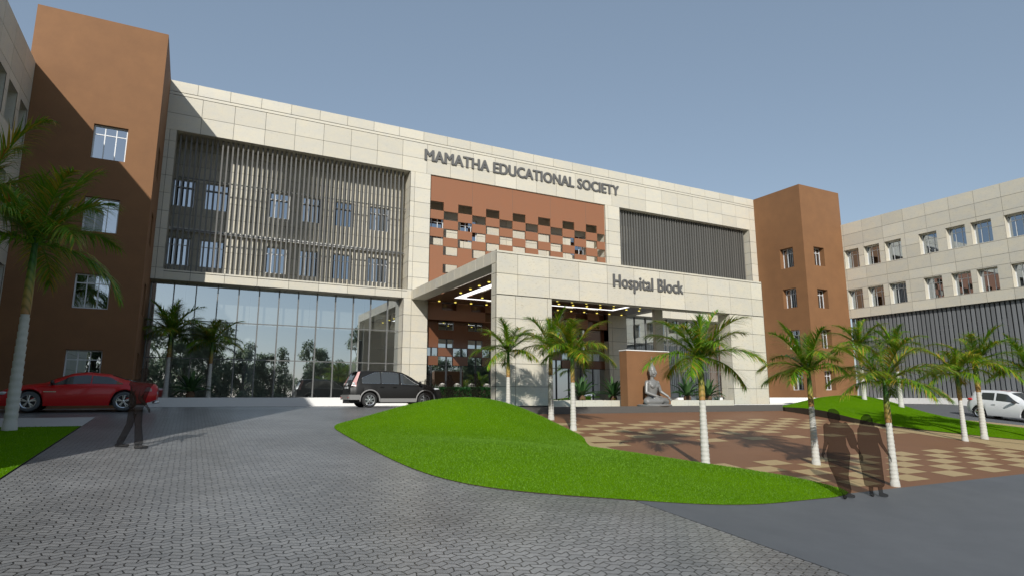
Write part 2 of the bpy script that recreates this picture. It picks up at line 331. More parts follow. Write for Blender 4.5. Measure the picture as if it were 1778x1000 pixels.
def window(pl, a, b, c, d, dep, parent, frame='frame', glassm='wglass', verts=2, tr=.26, lab=None, fw_=.055):
    """window set dep behind the wall plane; frame mesh with its pane as a child"""
    f = MB()
    def bx(u0, u1, v0, v1, n0, n1):
        q = [P3(pl, u, v, n) for n in (n0, n1) for v in (v0, v1) for u in (u0, u1)]
        f.add(q, [(0, 2, 3, 1), (4, 5, 7, 6), (0, 1, 5, 4), (2, 6, 7, 3), (0, 4, 6, 2), (1, 3, 7, 5)])
    n0, n1 = -dep-.03, -dep+.03
    bx(a, a+fw_, c, d, n0, n1); bx(b-fw_, b, c, d, n0, n1); bx(a+fw_, b-fw_, c, c+fw_, n0, n1); bx(a+fw_, b-fw_, d-fw_, d, n0, n1)
    for k in range(verts):
        u = a+(b-a)*(k+1)/(verts+1); bx(u-.02, u+.02, c+fw_, d-fw_, n0+.01, n1-.008)
    if tr: v = d-(d-c)*tr; bx(a+fw_, b-fw_, v-.02, v+.02, n0+.013, n1-.011)
    fo = f.build('window', frame, parent)
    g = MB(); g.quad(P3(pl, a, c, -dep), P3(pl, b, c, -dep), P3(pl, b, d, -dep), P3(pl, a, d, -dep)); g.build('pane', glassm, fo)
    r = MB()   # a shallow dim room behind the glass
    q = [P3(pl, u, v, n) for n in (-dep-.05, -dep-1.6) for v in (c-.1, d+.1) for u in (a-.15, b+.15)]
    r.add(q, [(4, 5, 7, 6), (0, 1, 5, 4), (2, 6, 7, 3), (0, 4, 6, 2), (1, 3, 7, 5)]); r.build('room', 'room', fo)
    return fo
WZ = [(10.4, 11.96), (7.08, 8.64), (3.75, 5.25), (.5, 2.02)]

exec_parts = []

# ================================================================== TERRAIN
def sheet(name, m, x0, x1, y0, y1, dz, step=.5, kind='structure', inside=None):
    xs = np.linspace(x0, x1, max(2, int((x1-x0)/step)+1)); ys = np.linspace(y0, y1, max(2, int((y1-y0)/step)+1))
    b = MB(); n = len(xs)
    for y in ys:
        for x in xs: b.v.append((x, y, G(x, y)+dz))
    for j in range(len(ys)-1):
        for i in range(n-1):
            if inside and not inside((xs[i]+xs[i+1])/2, (ys[j]+ys[j+1])/2): continue
            b.f.append((j*n+i, j*n+i+1, (j+1)*n+i+1, (j+1)*n+i)); b.t.append(.5); b.sm.append(True)
    o = b.build(name, m); tag(o, kind=kind); return o
gx = [-1500, -300, -80, -30]+[x*.5 for x in range(-56, 120)]+[62, 80, 150, 400, 1500]
gy = [-1500, -300, -90, -60, -48]+[y*.5 for y in range(-94, 30)]+[20, 60, 300, 1500]
b = MB()
for y in gy:
    for x in gx: b.v.append((x, y, G(x, y)-.02))
n_ = len(gx)
for j in range(len(gy)-1):
    for i in range(n_-1): b.f.append((j*n_+i, j*n_+i+1, (j+1)*n_+i+1, (j+1)*n_+i)); b.t.append(.5); b.sm.append(True)
tag(b.build('ground', 'earth'), kind='structure')
sheet('driveway', 'paver', -2.6, 7.0, -44, -1.0, 0.0)
sheet('forecourt', 'paver', -7, -2.6, -11.4, -1.0, 0.0, 1.0)
sheet('porch_drive', 'paver', 7.0, 28.8, -11.4, -1.0, 0.0, 1.0)
sheet('front_road', 'asphalt', 7.0, 60, -44, -27.2, 0.004)
sheet('plaza', 'plaza', 7.0, 29.5, -27.2, -11.4, 0.0)
sheet('side_road', 'asphalt', 29.5, 47.3, -27.2, -8, 0.0, 1.0)
sheet('pavement_strip', 'conc', -7, -2.6, -14.3, -11.4, 0.012, 1.0)

# plaza tiles, one sheet 4 mm above the brown paving
b = MB()
def tq(x0, x1, y0, y1):
    g = .03; x0 += g; x1 -= g; y0 += g*.6; y1 -= g*.6
    if x1-x0 < .05 or y1-y0 < .05: return
    b.quad((x0, y0, G(x0, y0)+.005), (x1, y0, G(x1, y0)+.005), (x1, y1, G(x1, y1)+.005), (x0, y1, G(x0, y1)+.005), random.random())
for j in range(-7, 1):
    for i in range(-4, 14):
        if (i+j) % 2: continue
        x = 13.83+i*1.0; y = -16.9+j*.595
        lim = 26.2-(0 if j > -5 else .6)
        if j == -6 or (j == -5 and i > 6): continue
        if x < 10.75: continue
        if x+1 > lim+.4: continue
        tq(x, x+1, y, y+.595)
for j in range(-5, 1):
    for i in range(-3, 16):
        if (i+j) % 2: continue
        x = 13.56+i*.965; y = -24.47+j*.595
        if y < -27.3 or x > 25.3: continue
        tq(x, x+.965, max(y, -27.19), y+.595)
tag(b.build('plaza_tiles', 'tile'), kind='structure')
b = MB()
def strip(pts_a, pts_b, dz=.009, dst=None):
    for (a0, a1), (b0, b1) in zip(zip(pts_a, pts_a[1:]), zip(pts_b, pts_b[1:])):
        N = 6
        for k in range(N):
            f = lambda p, q, s: (p[0]+(q[0]-p[0])*s, p[1]+(q[1]-p[1])*s)
            q = [f(a0, a1, k/N), f(a0, a1, (k+1)/N), f(b0, b1, (k+1)/N), f(b0, b1, k/N)]
            (dst or b).quad(*[(x, y, G(x, y)+dz) for x, y in q])
strip([(10.0, -20.2), (10.2, -23.6)], [(10.85, -20.2), (10.85, -22.9)])
strip([(10.5, -18), (10, -20.2)], [(11.3, -19.4), (12.3, -20.45)], .0095)
strip([(25.9, -18.2), (25.9, -21), (25.9, -23.4), (25.4, -24.4), (25.6, -26)], [(28.5, -18.2), (28.5, -21), (29.4, -23.4), (31, -25.4), (32, -27)])
strip([(34.6, -18.5), (35, -22.0), (35, -27)], [(35.4, -18.5), (36.6, -22), (37.2, -27)], .012)
tag(b.build('sand_paving', 'tile'), kind='structure')
# thin dark channel in the sand paving
b = MB(); strip([(26.3, -18.2), (26.9, -21), (27.2, -23.4), (28.4, -26)], [(26.36, -18.2), (26.96, -21), (27.27, -23.4), (28.48, -26)], .015)
tag(b.build('drainage_channel', 'soil_and_shade'), kind='structure')

# lawns: shaped ground inside an outline, with a dark skirt down to the paving
def in_poly(x, y, P):
    c = False; n = len(P)
    for i in range(n):
        x1, y1 = P[i]; x2, y2 = P[(i+1) % n]
        if (y1 > y) != (y2 > y) and x < (x2-x1)*(y-y1)/(y2-y1)+x1: c = not c
    return c
def edge_dist(x, y, P):
    d = 1e9
    for i in range(len(P)):
        x1, y1 = P[i]; x2, y2 = P[(i+1) % len(P)]; dx, dy = x2-x1, y2-y1
        t = max(0, min(1, ((x-x1)*dx+(y-y1)*dy)/(dx*dx+dy*dy+1e-9))); d = min(d, math.hypot(x-x1-t*dx, y-y1-t*dy))
    return d
def dens(P, s=.35):
    out = []
    for i in range(len(P)):
        a = P[i]; c = P[(i+1) % len(P)]; n = max(1, int(math.hypot(c[0]-a[0], c[1]-a[1])/s))
        for k in range(n): out.append((a[0]+(c[0]-a[0])*k/n, a[1]+(c[1]-a[1])*k/n))
    return out
def smoothp(P, it=2):
    for _ in range(it):
        Q = []
        for i in range(len(P)):
            a = P[i]; c = P[(i+1) % len(P)]
            Q += [(a[0]*.75+c[0]*.25, a[1]*.75+c[1]*.25), (a[0]*.25+c[0]*.75, a[1]*.25+c[1]*.75)]
        P = Q
    return P
def lawn(name, P, hf, edge, blades=0, seed=1, near=None):
    P = dens(P); bm_v = []; rng = random.Random(seed)
    xs = [p[0] for p in P]; ys = [p[1] for p in P]
    from mathutils.geometry import delaunay_2d_cdt
    pts = [Vector(p) for p in P]; ed = [(i, (i+1) % len(P)) for i in range(len(P))]
    st = .33; y = min(ys)
    while y < max(ys):
        x = min(xs)
        while x < max(xs):
            if in_poly(x, y, P) and edge_dist(x, y, P) > .18: pts.append(Vector((x+rng.uniform(-.05, .05), y+rng.uniform(-.05, .05))))
            x += st
        y += st
    r = delaunay_2d_cdt(pts, ed, [], 1, 1e-5)
    b = MB(); H = {}
    hz = lambda x, y: G(x, y)+edge(x, y)+hf(x, y, edge_dist(x, y, P))
    b.v = [(v.x, v.y, hz(v.x, v.y)) for v in r[0]]
    b.f = [tuple(f) for f in r[2]]; b.t = [.5]*len(b.f); b.sm = [True]*len(b.f)
    for i in range(len(P)):
        a = P[i]; c = P[(i+1) % len(P)]
        b.quad((a[0], a[1], G(*a)-.05), (c[0], c[1], G(*c)-.05), (c[0], c[1], hz(*c)), (a[0], a[1], hz(*a)))
    b.mi = [0]*(len(b.f)-len(P))+[1]*len(P)
    o = b.build(name, ['lawn', 'soil_and_shade']); tag(o, kind='structure')  # skirt colour paints in the shade under the lawn's overhanging edge
    if blades:
        N = 0; V = []; T = []
        x0, x1, y0, y1 = min(xs), max(xs), min(ys), max(ys)
        while N < blades:
            x = rng.uniform(x0, x1); y = rng.uniform(y0, y1)
            if near and not near(x, y, rng): continue
            if not in_poly(x, y, P): continue
            z = hz(x, y); a = rng.uniform(0, pi); hh = rng.uniform(.012, .03); ww = rng.uniform(.004, .008); lx, ly = rng.uniform(-.02, .02), rng.uniform(-.02, .02)
            V += [(x-ww*cos(a), y-ww*sin(a), z-.005), (x+ww*cos(a), y+ww*sin(a), z-.005), (x+lx, y+ly, z+hh)]; T.append(rng.random()); N += 1
        g = MB(); g.v = V; g.f = [(3*i, 3*i+1, 3*i+2) for i in range(N)]; g.t = T; g.sm = [False]*N
        go = g.build('grass', 'blade'); tag(go, kind='stuff')
        go['label'] = 'short mown grass covering the '+name.replace('_', ' ')
    return P, hz
MP = smoothp([(4.1, -15.7), (4.02, -18.5), (4.0, -21.0), (4.05, -23.9), (4.35, -25.5), (5.0, -26.5), (6.0, -27.05), (8.0, -27.3), (10.5, -27.3), (12.9, -27.38), (12.9, -26.3), (12.3, -25.3), (11.4, -24.2), (10.7, -22.9),
      (10.15, -21.8), (10.5, -20.6), (11.3, -19.3), (11.6, -17.9), (11.5, -16.2), (11.2, -14.8), (9.5, -13.9), (7, -13.6), (5, -14.2)], 2)
def hm(x, y, d):
    e = 1-math.exp(-d/1.0)
    main = 1.12*math.exp(-(((x-8.8)/3.55)**2+((y+16.7)/2.9)**2)); low = .34*math.exp(-((y+24)/3)**2)
    return (main*.85+low+.10+.05*sin(x*1.3+y*.8))*e
lawn('central_mound', MP, hm, lambda x, y: .015, 130000, 3, near=lambda x, y, r: r.random() < min(1, (10/max(9, math.hypot(x, y+36)))**2*1.6))
RP = smoothp([(27.4, -13.2), (27.3, -15.2), (26.4, -18.7), (27.1, -20.2), (28.1, -22.0), (29.2, -24.0), (31.5, -26.6), (34.6, -26.8), (34.5, -23), (34.4, -19.2), (36.2, -16.2), (38.2, -14.3), (40, -11.5), (39.5, -9.6), (34, -10.4), (30.5, -11.6)], 2)
def hm2(x, y, d): return (.66*math.exp(-(((x-34)/5.5)**2+((y+12.3)/3.6)**2))+.14)*(1-math.exp(-d/1.2))
lawn('side_mound', RP, hm2, lambda x, y: .03+.30*math.exp(-(((x-26.9)/2.2)**2+((y+16)/3)**2)), 30000, 5)
LP = [(-2.62, -14.32), (-2.62, -34), (-6.9, -34), (-6.9, -14.32)]
lawn('left_lawn', LP, lambda x, y, d: .03*(1-math.exp(-d)), lambda x, y: .02, 25000, 9, near=lambda x, y, r: y > -27)

# ================================================================== BUILDINGS
XL, XR, H = -2.15, 42.62, 17.0
hosp = empty('hospital_building', (20, 0, 0), 0, 'wide cream stone clad hospital front between the two brown towers', 'building')
hosp.location = (0, 0, 0)
st, bk, rv = MB(), MB(), MB()
F0 = PL((0, 0, 0), (1, 0, 0), (0, 0, 1), (0, -1, 0))
J1 = [-.8+1.64*k for k in range(-1, 28)]; J2 = [-.5+1.635*k for k in range(-1, 28)]; J3 = [-.35+1.645*k for k in range(-1, 28)]
clad(st, bk, F0, XL, XR, 16.38, H, J1)
clad(st, bk, F0, XL, XR, 16.2, 16.36, [])
clad(st, bk, F0, XL, XR, 14.18, 16.18, J2, [15.13])
PJ = [13.15, 12.2, 11.2, 10.22, 9.28, 8.3, 7.33]
clad(st, bk, F0, XL, -1.6, 6.0, 14.18, [-1.95], [13.54, 12.57, 11.6, 10.63, 9.65, 8.68, 7.68, 6.6])
clad(st, bk, F0, 11.5, 12.88, 6.0, 14.18, [11.8], PJ+[6.56])
clad(st, bk, F0, 26.63, 28.0, 6.0, 14.18, [26.9], PJ+[6.56])
clad(st, bk, F0, 41.85, XR, 6.0, 14.18, [], PJ+[6.56])
clad(st, bk, F0, -1.6, 11.5, 6.0, 6.43, J3); clad(st, bk, F0, -1.6, 11.5, 6.45, 6.55, J3)
clad(st, bk, F0, 28.0, 41.85, 6.0, 6.55, J3)
GJ = [4.98, 3.98, 2.98, 1.98, .98]
clad(st, bk, F0, 11.28, 12.9, -.45, 6.0, [11.8], GJ); clad(st, bk, F0, 26.63, 28.3, -.45, 6.0, [27.0], GJ); clad(st, bk, F0, 41.3, XR, -.45, 6.0, [], GJ)
# returns of the openings
def side(x, sgn, y0, y1, z0, z1, vj=()):
    clad(st, bk, PL((x, 0, 0), (0, 1, 0), (0, 0, 1), (sgn, 0, 0)), y0, y1, z0, z1, [], vj)
side(-1.6, 1, 0, 1.5, 6.55, 14.18, PJ); side(11.5, -1, 0, 1.5, 6.55, 14.18, PJ); side(28.0, 1, 0, 1.5, 6.55, 14.18, PJ); side(41.85, -1, 0, 1.5, 6.55, 14.18, PJ)
side(12.88, 1, 0, 1.5, 4.0, 14.18, PJ); side(26.63, -1, 0, 1.5, 4.0, 14.18, PJ)
side(11.28, -1, 0, .85, -.3, 6.0, GJ); side(12.9, 1, 0, .6, -.3, 6.0, GJ); side(26.63, -1, 0, .6, -.3, 6.0, GJ); side(28.3, 1, 0, .85, -.3, 6.0, GJ); side(41.3, -1, 0, .85, -.3, 6.0, GJ)
def flat(x0, x1, y0, y1, z, dn=True, step=1.64):
    n = max(1, int((x1-x0)/step)); q = [x0+(x1-x0)*k/n for k in range(n+1)]
    for a, c in zip(q, q[1:]): st.quad((a+.01, y0, z), (c-.01, y0, z), (c-.01, y1, z), (a+.01, y1, z), random.random())
    bk.quad((x0, y0, z+(.02 if dn else -.02)), (x1, y0, z+(.02 if dn else -.02)), (x1, y1, z+(.02 if dn else -.02)), (x0, y1, z+(.02 if dn else -.02)))
for a, c in ((-1.6, 11.5), (12.88, 26.63), (28.0, 41.85)): flat(a, c, .003, 1.5, 14.185)
for a, c in ((-1.6, 11.5), (28.0, 41.85)): flat(a, c, .003, 1.5, 6.548, False)
flat(XL, 11.28, .003, .9, 6.003); flat(28.3, 41.3, .003, .9, 6.003)
# wall behind the screens, with its windows
BW = PL((0, 1.5, 0), (1, 0, 0), (0, 0, 1), (0, -1, 0))
wl = [(-1.64, -.5), (0, 1.28), (3.33, 4.56), (5.23, 6.46), (7.13, 8.4), (9.4, 10.65)]
wm = [(13.15, 14.4), (15.6, 16.85), (24.5, 25.75)]
wr = [(29.2, 30.45), (31.6, 32.85), (34.0, 35.25), (36.4, 37.65), (38.9, 40.15)]
wins = [(a, c, z0, z1) for a, c in wl+wm+wr for z0, z1 in WZ[:2]]
BJ = [13.75, 12.8, 11.85, 10.9, 9.95, 9.0, 8.05, 7.1]
clad(st, bk, BW, -1.6, 41.85, 4.0, 14.18, J2, BJ, wins)
for a, c, z0, z1 in wins:
    wall(st, BW, a, c, z0, z1, [(a, c, z0, z1)], .18)
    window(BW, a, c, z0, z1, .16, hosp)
# white floor-edge beam that crosses behind the louvres
for xa, xb in ((-1.6, 11.5), (28.0, 41.85)):
    bm = MB(); bm.box(xa, xb, 1.25, 1.49, 8.98, 9.14); bm.build('floor_edge_beam', 'white', hosp)
# mass behind
ms = MB(); ms.box(XL+.05, XR-.05, 3.2, 14, 6.1, H-.1); ms.box(XL+.05, XR-.05, .03, 14, H-.12, H-.02); ms.box(XL, XR, 9, 14, -.6, 6.1)
ms.box(XL+.05, XR-.05, .9, 9, 6.04, 6.3); ms.box(XL+.1, XL+.25, 1.55, 9, -.6, 17-.15); ms.box(12.5, 12.7, 1.55, 9, -.6, 6); ms.box(27.8, 28, 1.55, 9, -.6, 6)
ms.box(XR-.25, XR-.1, 1.55, 9, -.6, 17-.15); ms.box(-1.9, XR-.3, 1.7, 3.2, 6.4, 6.5)
ms.build('wall', 'roomw', hosp); st.build('stone_cladding', 'stone', hosp); bk.build('backing', 'joint', hosp)
# louvres
def louvres(name, pl, u0, u1, v0, v1, step, wd, dp, m, rails, parent):
    b = MB(); u = u0
    while u < u1-wd:
        t = random.random(); n0, n1 = 0, -dp
        q = [P3(pl, a, c, n) for n in (n0, n1) for c in (v0, v1) for a in (u, u+wd)]
        b.add(q, [(0, 2, 3, 1), (4, 5, 7, 6), (0, 1, 5, 4), (2, 6, 7, 3), (0, 4, 6, 2), (1, 3, 7, 5)], t); u += step
    for v in rails:
        q = [P3(pl, a, c, n) for n in (-dp-.003, -dp-.05) for c in (v-.03, v+.03) for a in (u0, u1)]
        b.add(q, [(0, 2, 3, 1), (4, 5, 7, 6), (0, 1, 5, 4), (2, 6, 7, 3), (0, 4, 6, 2), (1, 3, 7, 5)])
    return b.build(name, m, parent)
LV = PL((0, .42, 0), (1, 0, 0), (0, 0, 1), (0, -1, 0))
louvres('louvre_screen', LV, -1.45, 11.45, 6.56, 14.17, .262, .08, .20, 'louvre', [8.9, 11.8], hosp)
louvres('louvre_screen', LV, 28.1, 41.8, 6.56, 14.17, .262, .12, .17, 'louvre', [8.9, 11.8], hosp)
# terracotta screen above the entrance: solid head, checkerboard of openings below
b = MB(); cu = [12.885, 13.84]+[13.84+1.01*k for k in range(1, 12)]+[25.93, 26.625]; rz = 12.47; rh = .585
def cell(x0, x1, z0, z1): b.box(x0, x1, .10, .18, z0, z1, random.random())
hole = []
for i, (a, c) in enumerate(zip(cu, cu[1:])):
    for r in range(13):
        if (i+r) % 2 == 0 and not (i in (0,) and r > 4) and not (i == 2 and r > 4): hole.append((a, c, rz-(r+1)*rh, rz-r*rh))
TP = PL((0, .10, 0), (1, 0, 0), (0, 0, 1), (0, -1, 0))
wall(b, TP, 12.885, 26.625, 4.8, 14.17, hole, .09)
gj = MB()
sc_ = b.build('checker_screen', 'terra', hosp)
for x in cu[3:-1:3]:
    gj = MB(); gj.box(x-.006, x+.006, .094, .099, 12.5, 14.16); gj.build('panel_joint', 'joint', sc_)
# curtain walls
def curtain(x0, x1, xs, zs, y, nm='curtain_wall'):
    f = MB()
    for x in xs: f.box(x-.03, x+.03, y-.07, y+.05, -.02, 5.99)
    for z in zs: f.box(x0, x1, y-.03, y+.04, z-.025, z+.025)
    f.box(x0, x1, y-.05, y+.05, -.06, .02)
    fo = f.build(nm, 'mull', hosp); xx = sorted(set([x0]+[x for x in xs if x0 < x < x1]+[x1])); zz = [0.02]+sorted(zs)+[5.99]
    g = MB()
    for a, c in zip(xx, xx[1:]):
        for d, e in zip(zz, zz[1:]): g.quad((a, y, d), (c, y, d), (c, y, e), (a, y, e))
    g.build('glazing', 'glass', fo); return fo
curtain(XL, 11.28, [-2.1+1.054*k for k in range(13)], [2.04, 4.03], .8)
curtain(28.3, 41.3, [28.62+1.054*k for k in range(13)], [2.04, 4.03], .8)
# lobby interior
for xa, xb in ((XL, 12.5), (28, 41.5)):
    it = MB(); it.box(xa, xb, .95, 9, -.3, -.05); it.build('lobby_floor', 'conc', hosp)
for x in (2.98, 9.2, 34, 39.5):
    c = MB(); c.lathe((x, 2.9, 0), [(.38, -.05), (.38, 6.03)], 28); c.build('round_column', 'roomw', hosp)
for xa, xb in ((3, 12.4), (29, 41)):
    c = MB(); c.box(xa, xb, 3.4, 3.6, 3.15, 3.32); c.build('mezzanine_edge', 'roomw', hosp)
# plinth
b = MB(); b.box(XL-.2, 11.2, -1.5, .9, -.62, -.004); b.build('plinth', 'white', hosp)
b = MB(); b.box(28.9, 47.4, -6.8, 3, -1.1, -.35); b.box(28.9, XR+5, -4.4, 3, -1.1, -.004)
tag(b.build('side_plinth', 'white'), 'low white plinth wall under the right hand brown tower', 'plinth')
# entrance wall below the canopy: brown lacquer cells, glass cells and dark mullions
b = MB(); hole = []; ex = [12.95, 13.8]+[13.8+1.02*k for k in range(1, 12)]+[26.6]; pattern = {0: (2.0, 2.56), 1: (2.56, 3.1), 2: (3.1, 3.66), 3: (4.22, 4.8)}
for i, (a, c) in enumerate(zip(ex, ex[1:])):
    for r, (z0, z1) in pattern.items():
        if (i+r) % 2 == 1 if r in (0, 2) else (i % 2 == 0 if r == 1 else i % 2 == 1): hole.append((a, c, z0, z1))
EP = PL((0, .5, 0), (1, 0, 0), (0, 0, 1), (0, -1, 0))
wall(b, EP, 12.9, 26.63, 2.0, 5.95, hole, .06); en = b.build('entrance_wall', 'dkterra', hosp)
f = MB()
for i in range(1, 14): f.box(12.9+i*1.02-.55-.04, 12.9+i*1.02-.55+.04, .54, .66, -.3, 4.82)
for z in (2.0, 2.56, 3.1, 3.66, 4.22, 4.8): f.box(12.9, 26.63, .57, .63, z-.02, z+.02)
fo = f.build('entrance_glazing_frame', 'dkframe', hosp); g = MB(); g.quad((12.9, .6, -.3), (26.63, .6, -.3), (26.63, .6, 5), (12.9, .6, 5)); g.build('glazing', 'glass', fo)
g = MB(); g.box(12.7, 27.8, .9, 9, -.4, -.3); g.build('lobby_floor', 'conc', hosp)

# towers
def tower(name, x0, x1, y0, y1, z0, z1, front, sidew, sside, label):
    t = empty(name, (0, 0, 0), 0, label, 'building'); b = MB(); r = MB()
    fp = PL((0, y0, 0), (1, 0, 0), (0, 0, 1), (0, -1, 0))
    wall(b, fp, x0, x1, z0, z1, front, .22 if sside > 0 else .5)
    sx = x1 if sside > 0 else x0
    sp = PL((sx, 0, 0), (0, 1, 0), (0, 0, 1), (sside, 0, 0)); wall(b, sp, y0, y1, z0, z1, sidew, .45)
    ox = x0 if sside > 0 else x1
    b.quad((ox, y0, z0), (ox, y1, z0), (ox, y1, z1), (ox, y0, z1)); b.quad((x0, y1, z0), (x1, y1, z0), (x1, y1, z1), (x0, y1, z1)); b.quad((x0, y0, z1), (x1, y0, z1), (x1, y1, z1), (x0, y1, z1))
    b.build('wall', 'brown', t)
    for h in front: window(fp, *h, .2 if sside > 0 else .46, t)
    for h in sidew: window(sp, *h, .42, t)
    return t
tower('brown_tower', -7.19, XL, -4.74, 4, -1.2, H, [(-4.62, -3.32, a, c) for a, c in [(10.38, 11.96), (7.06, 8.6), (3.72, 5.2), (.42, 1.97)]], [(-3.3, -2.1, a, c) for a, c in WZ], 1,
      'tall brown rendered stair tower with four stacked windows beside the red car')
tower('brown_tower', XR, 47.6, -4.58, 4, -.002, H, [(43.78, 45.05, a, c) for a, c in [(10.4, 11.94), (6.98, 8.5), (3.8, 5.3), (.57, 2.05)]], [(-3.55, -2.3, a, c) for a, c in [(10.36, 12.0), (7.1, 8.66), (3.8, 5.3), (.57, 2.0)]], -1,
      'brown rendered tower between the hospital front and the right hand wing')

# wings
def wing(name, x, sgn, y0, y1, z0, z1, wy, wz, uj, vj, label, screen):
    t = empty(name, (0, 0, 0), 0, label, 'building'); s, k, r = MB(), MB(), MB()
    pl = PL((x, 0, 0), (0, 1, 0), (0, 0, 1), (sgn, 0, 0)); hs_ = [(a, c, d, e) for a, c in wy for d, e in wz]
    clad(s, k, pl, y0, y1, z0, z1, uj, vj, hs_)
    for h in hs_:
        wall(s, pl, *h, [h], .5); window(pl, *h, .46, t)
    s.build('stone_cladding', 'stone', t); k.build('backing', 'joint', t)
    b = MB(); xi = x-sgn*2.2; xo = x-sgn*12
    b.box(min(xi, xo), max(xi, xo), y0, y1, -1.5, z1-.05); b.box(min(x-sgn*.04, xo), max(x-sgn*.04, xo), y0+.02, y1, z1-.1, z1-.03); b.box(min(x-sgn*.05, xi), max(x-sgn*.05, xi), y0+.03, y0+.3, z0, z1-.12)
    b.build('wall', 'roomw', t)
    if screen:
        lp = PL((x-sgn*.25, 0, 0), (0, 1, 0), (0, 0, 1), (sgn, 0, 0)); louvres('louvre_screen', lp, y0+.1, y1-.02, -.02, z0+.02, .30, .20, .10, 'louvre2', [1.7, 4.4], t)
        bp = PL((x-sgn*.9, 0, 0), (0, 1, 0), (0, 0, 1), (sgn, 0, 0)); q = MB()
        lw = [(a, c, d, e) for a, c in wy for d, e in WZ[2:]]
        wall(q, bp, y0, y1, -.1, z0+.1, lw, .2); q.build('lower_wall', 'lgrey', t)
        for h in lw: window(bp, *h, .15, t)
        q = MB(); q.quad((x-sgn*.02, y0, z0+.001), (x-sgn*2, y0, z0+.001), (x-sgn*2, y1, z0+.001), (x-sgn*.02, y1, z0+.001)); q.build('soffit', 'lgrey', t)
        q = MB(); q.box(x-sgn*.0-.3, x+2.0, y0, y1-.1, -2.2, -.03); q.build('plinth', 'white', t)
    return t
UJ = [-4.75-1.62*k for k in range(1, 20)]; VJ = [13.25, 12.28, 11.3, 10.34, 9.4, 8.7, 7.75, 7.05]
wyr = [(-5.9, -4.66), (-7.6, -6.33), (-9.3, -8.03), (-11.85, -10.6), (-13.72, -12.47), (-15.33, -14.08), (-17.36, -16.1), (-19.1, -17.85), (-21.6, -20.35)]
wing('side_wing', 47.52, -1, -34, -4.5, 6.33, 14.2, wyr, WZ[:2], [-4.72]+UJ, VJ, 'cream stone clad wing at far right with a grey louvred base', True)
wyl = [(-6.1, -4.92), (-7.92, -6.62), (-9.75, -8.35), (-12.3, -11), (-14, -12.7), (-16, -14.7)]
wing('side_wing', -6.97, 1, -29.6, -4.76, -1.5, 14.27, wyl, WZ, UJ, [13.29, 12.35, 11.37, 10.37, 9.4, 8.6, 7.7, 6.8, 5.8, 4.8, 3.8, 2.8, 1.8, .8], 'shaded cream stone wing cut off by the left edge', False)

# ------------------------------------------------------------------ canopy
can = empty('entrance_canopy', (0, 0, 0), 0, 'cream stone porch with downlit brown ceiling over the entrance drive', 'canopy')
st, bk = MB(), MB(); CX0, CX1, CY = 11.8, 28.78, -11.85
CF = PL((0, CY, 0), (1, 0, 0), (0, 0, 1), (0, -1, 0)); KJ = [12.9+1.665*k for k in range(10)]
clad(st, bk, CF, CX0, CX1, 6.42, 6.52, []); clad(st, bk, CF, CX0, CX1, 4.53, 6.40, KJ, [5.47])
clad(st, bk, CF, CX0, 14.68, -.36, 4.50, [12.78, 14.45], [3.48, 2.48, 1.47, .47]); clad(st, bk, CF, 26.08, CX1, -.36, 4.50, [27.78], [3.48, 2.48, 1.48, .48])
def cs(x, sgn, y0, y1, z0, z1, uj=(), vj=()): clad(st, bk, PL((x, 0, 0), (0, 1, 0), (0, 0, 1), (sgn, 0, 0)), y0, y1, z0, z1, uj, vj)
cs(CX0, -1, CY, CY+.45, -.36, 5.93, [], [5.47, 4.5, 3.48, 2.48, 1.47, .47]); cs(CX0, -1, CY, -.002, 5.94, 6.52, [CY+.45+.9*k for k in range(13)])
cs(CX1, 1, CY, CY+.45, -.36, 5.93, [], [5.47, 4.5]); cs(CX1, 1, CY, -.002, 5.94, 6.52)
cs(26.08, -1, CY+.003, -11.0, -.36, 4.5, [-11.4], [3.48, 2.48, 1.48, .48]); cs(12.05, -1, CY+.45, -10.85, -.36, 5.93, [], [4.9, 3.48, 2.48, 1.47, .47]); cs(14.68, 1, CY+.003, -10.85, -.36, 4.5)
for x0, x1, z0, z1 in ((CX0, CX1, 4.5, 5.93),):
    st.quad((x0, CY+.45, z0), (x1, CY+.45, z0), (x1, CY+.45, z1), (x0, CY+.45, z1)); st.quad((14.68, CY+.003, 4.502), (26.08, CY+.003, 4.502), (26.08, CY+.45, 4.502), (14.68, CY+.45, 4.502))
st.box(12.055, 14.67, -11.4, -10.86, -.36, 5.92); st.box(26.09, 28.6, -11.4, -11.0, -.36, 5.92)
for x0, x1 in ((CX0+.001, 12.65), (28.0, CX1-.001)):
    st.quad((x0, CY+.02, 5.935), (x1, CY+.02, 5.935), (x1, -.003, 5.935), (x0, -.003, 5.935)); 
st.quad((CX0, CY, 6.515), (CX1, CY, 6.515), (CX1, -.003, 6.515), (CX0, -.003, 6.515))
st.build('stone_cladding', 'stone', can); bk.build('backing', 'joint', can)
b = MB(); b.box(27.3, 27.95, -4.35, -4.05, -.45, 5.93); b.build('square_column', 'stone', can)
b = MB()
hx = (13.85, 25.95); hy = (-9.9, -1.55); wd = .62
ceil = PL((0, 0, 5.9), (1, 0, 0), (0, 1, 0), (0, 0, -1))
hl = [(hx[0], hx[1], hy[0], hy[0]+wd), (hx[0], hx[1], hy[1]-wd, hy[1]), (hx[0], hx[0]+wd, hy[0]+wd, hy[1]-wd), (hx[1]-wd, hx[1], hy[0]+wd, hy[1]-wd)]
for h in cells(12.65, 28.0, -11.4, -.01, hl): oquad(b, ceil, [(h[0], h[2], 0), (h[1], h[2], 0), (h[1], h[3], 0), (h[0], h[3], 0)])
cl = b.build('ceiling', 'wood', can)
b = MB()
for h in hl: oquad(b, ceil, [(h[0], h[2], -.06), (h[1], h[2], -.06), (h[1], h[3], -.06), (h[0], h[3], -.06)])
b.build('cove_light', 'strip', cl)
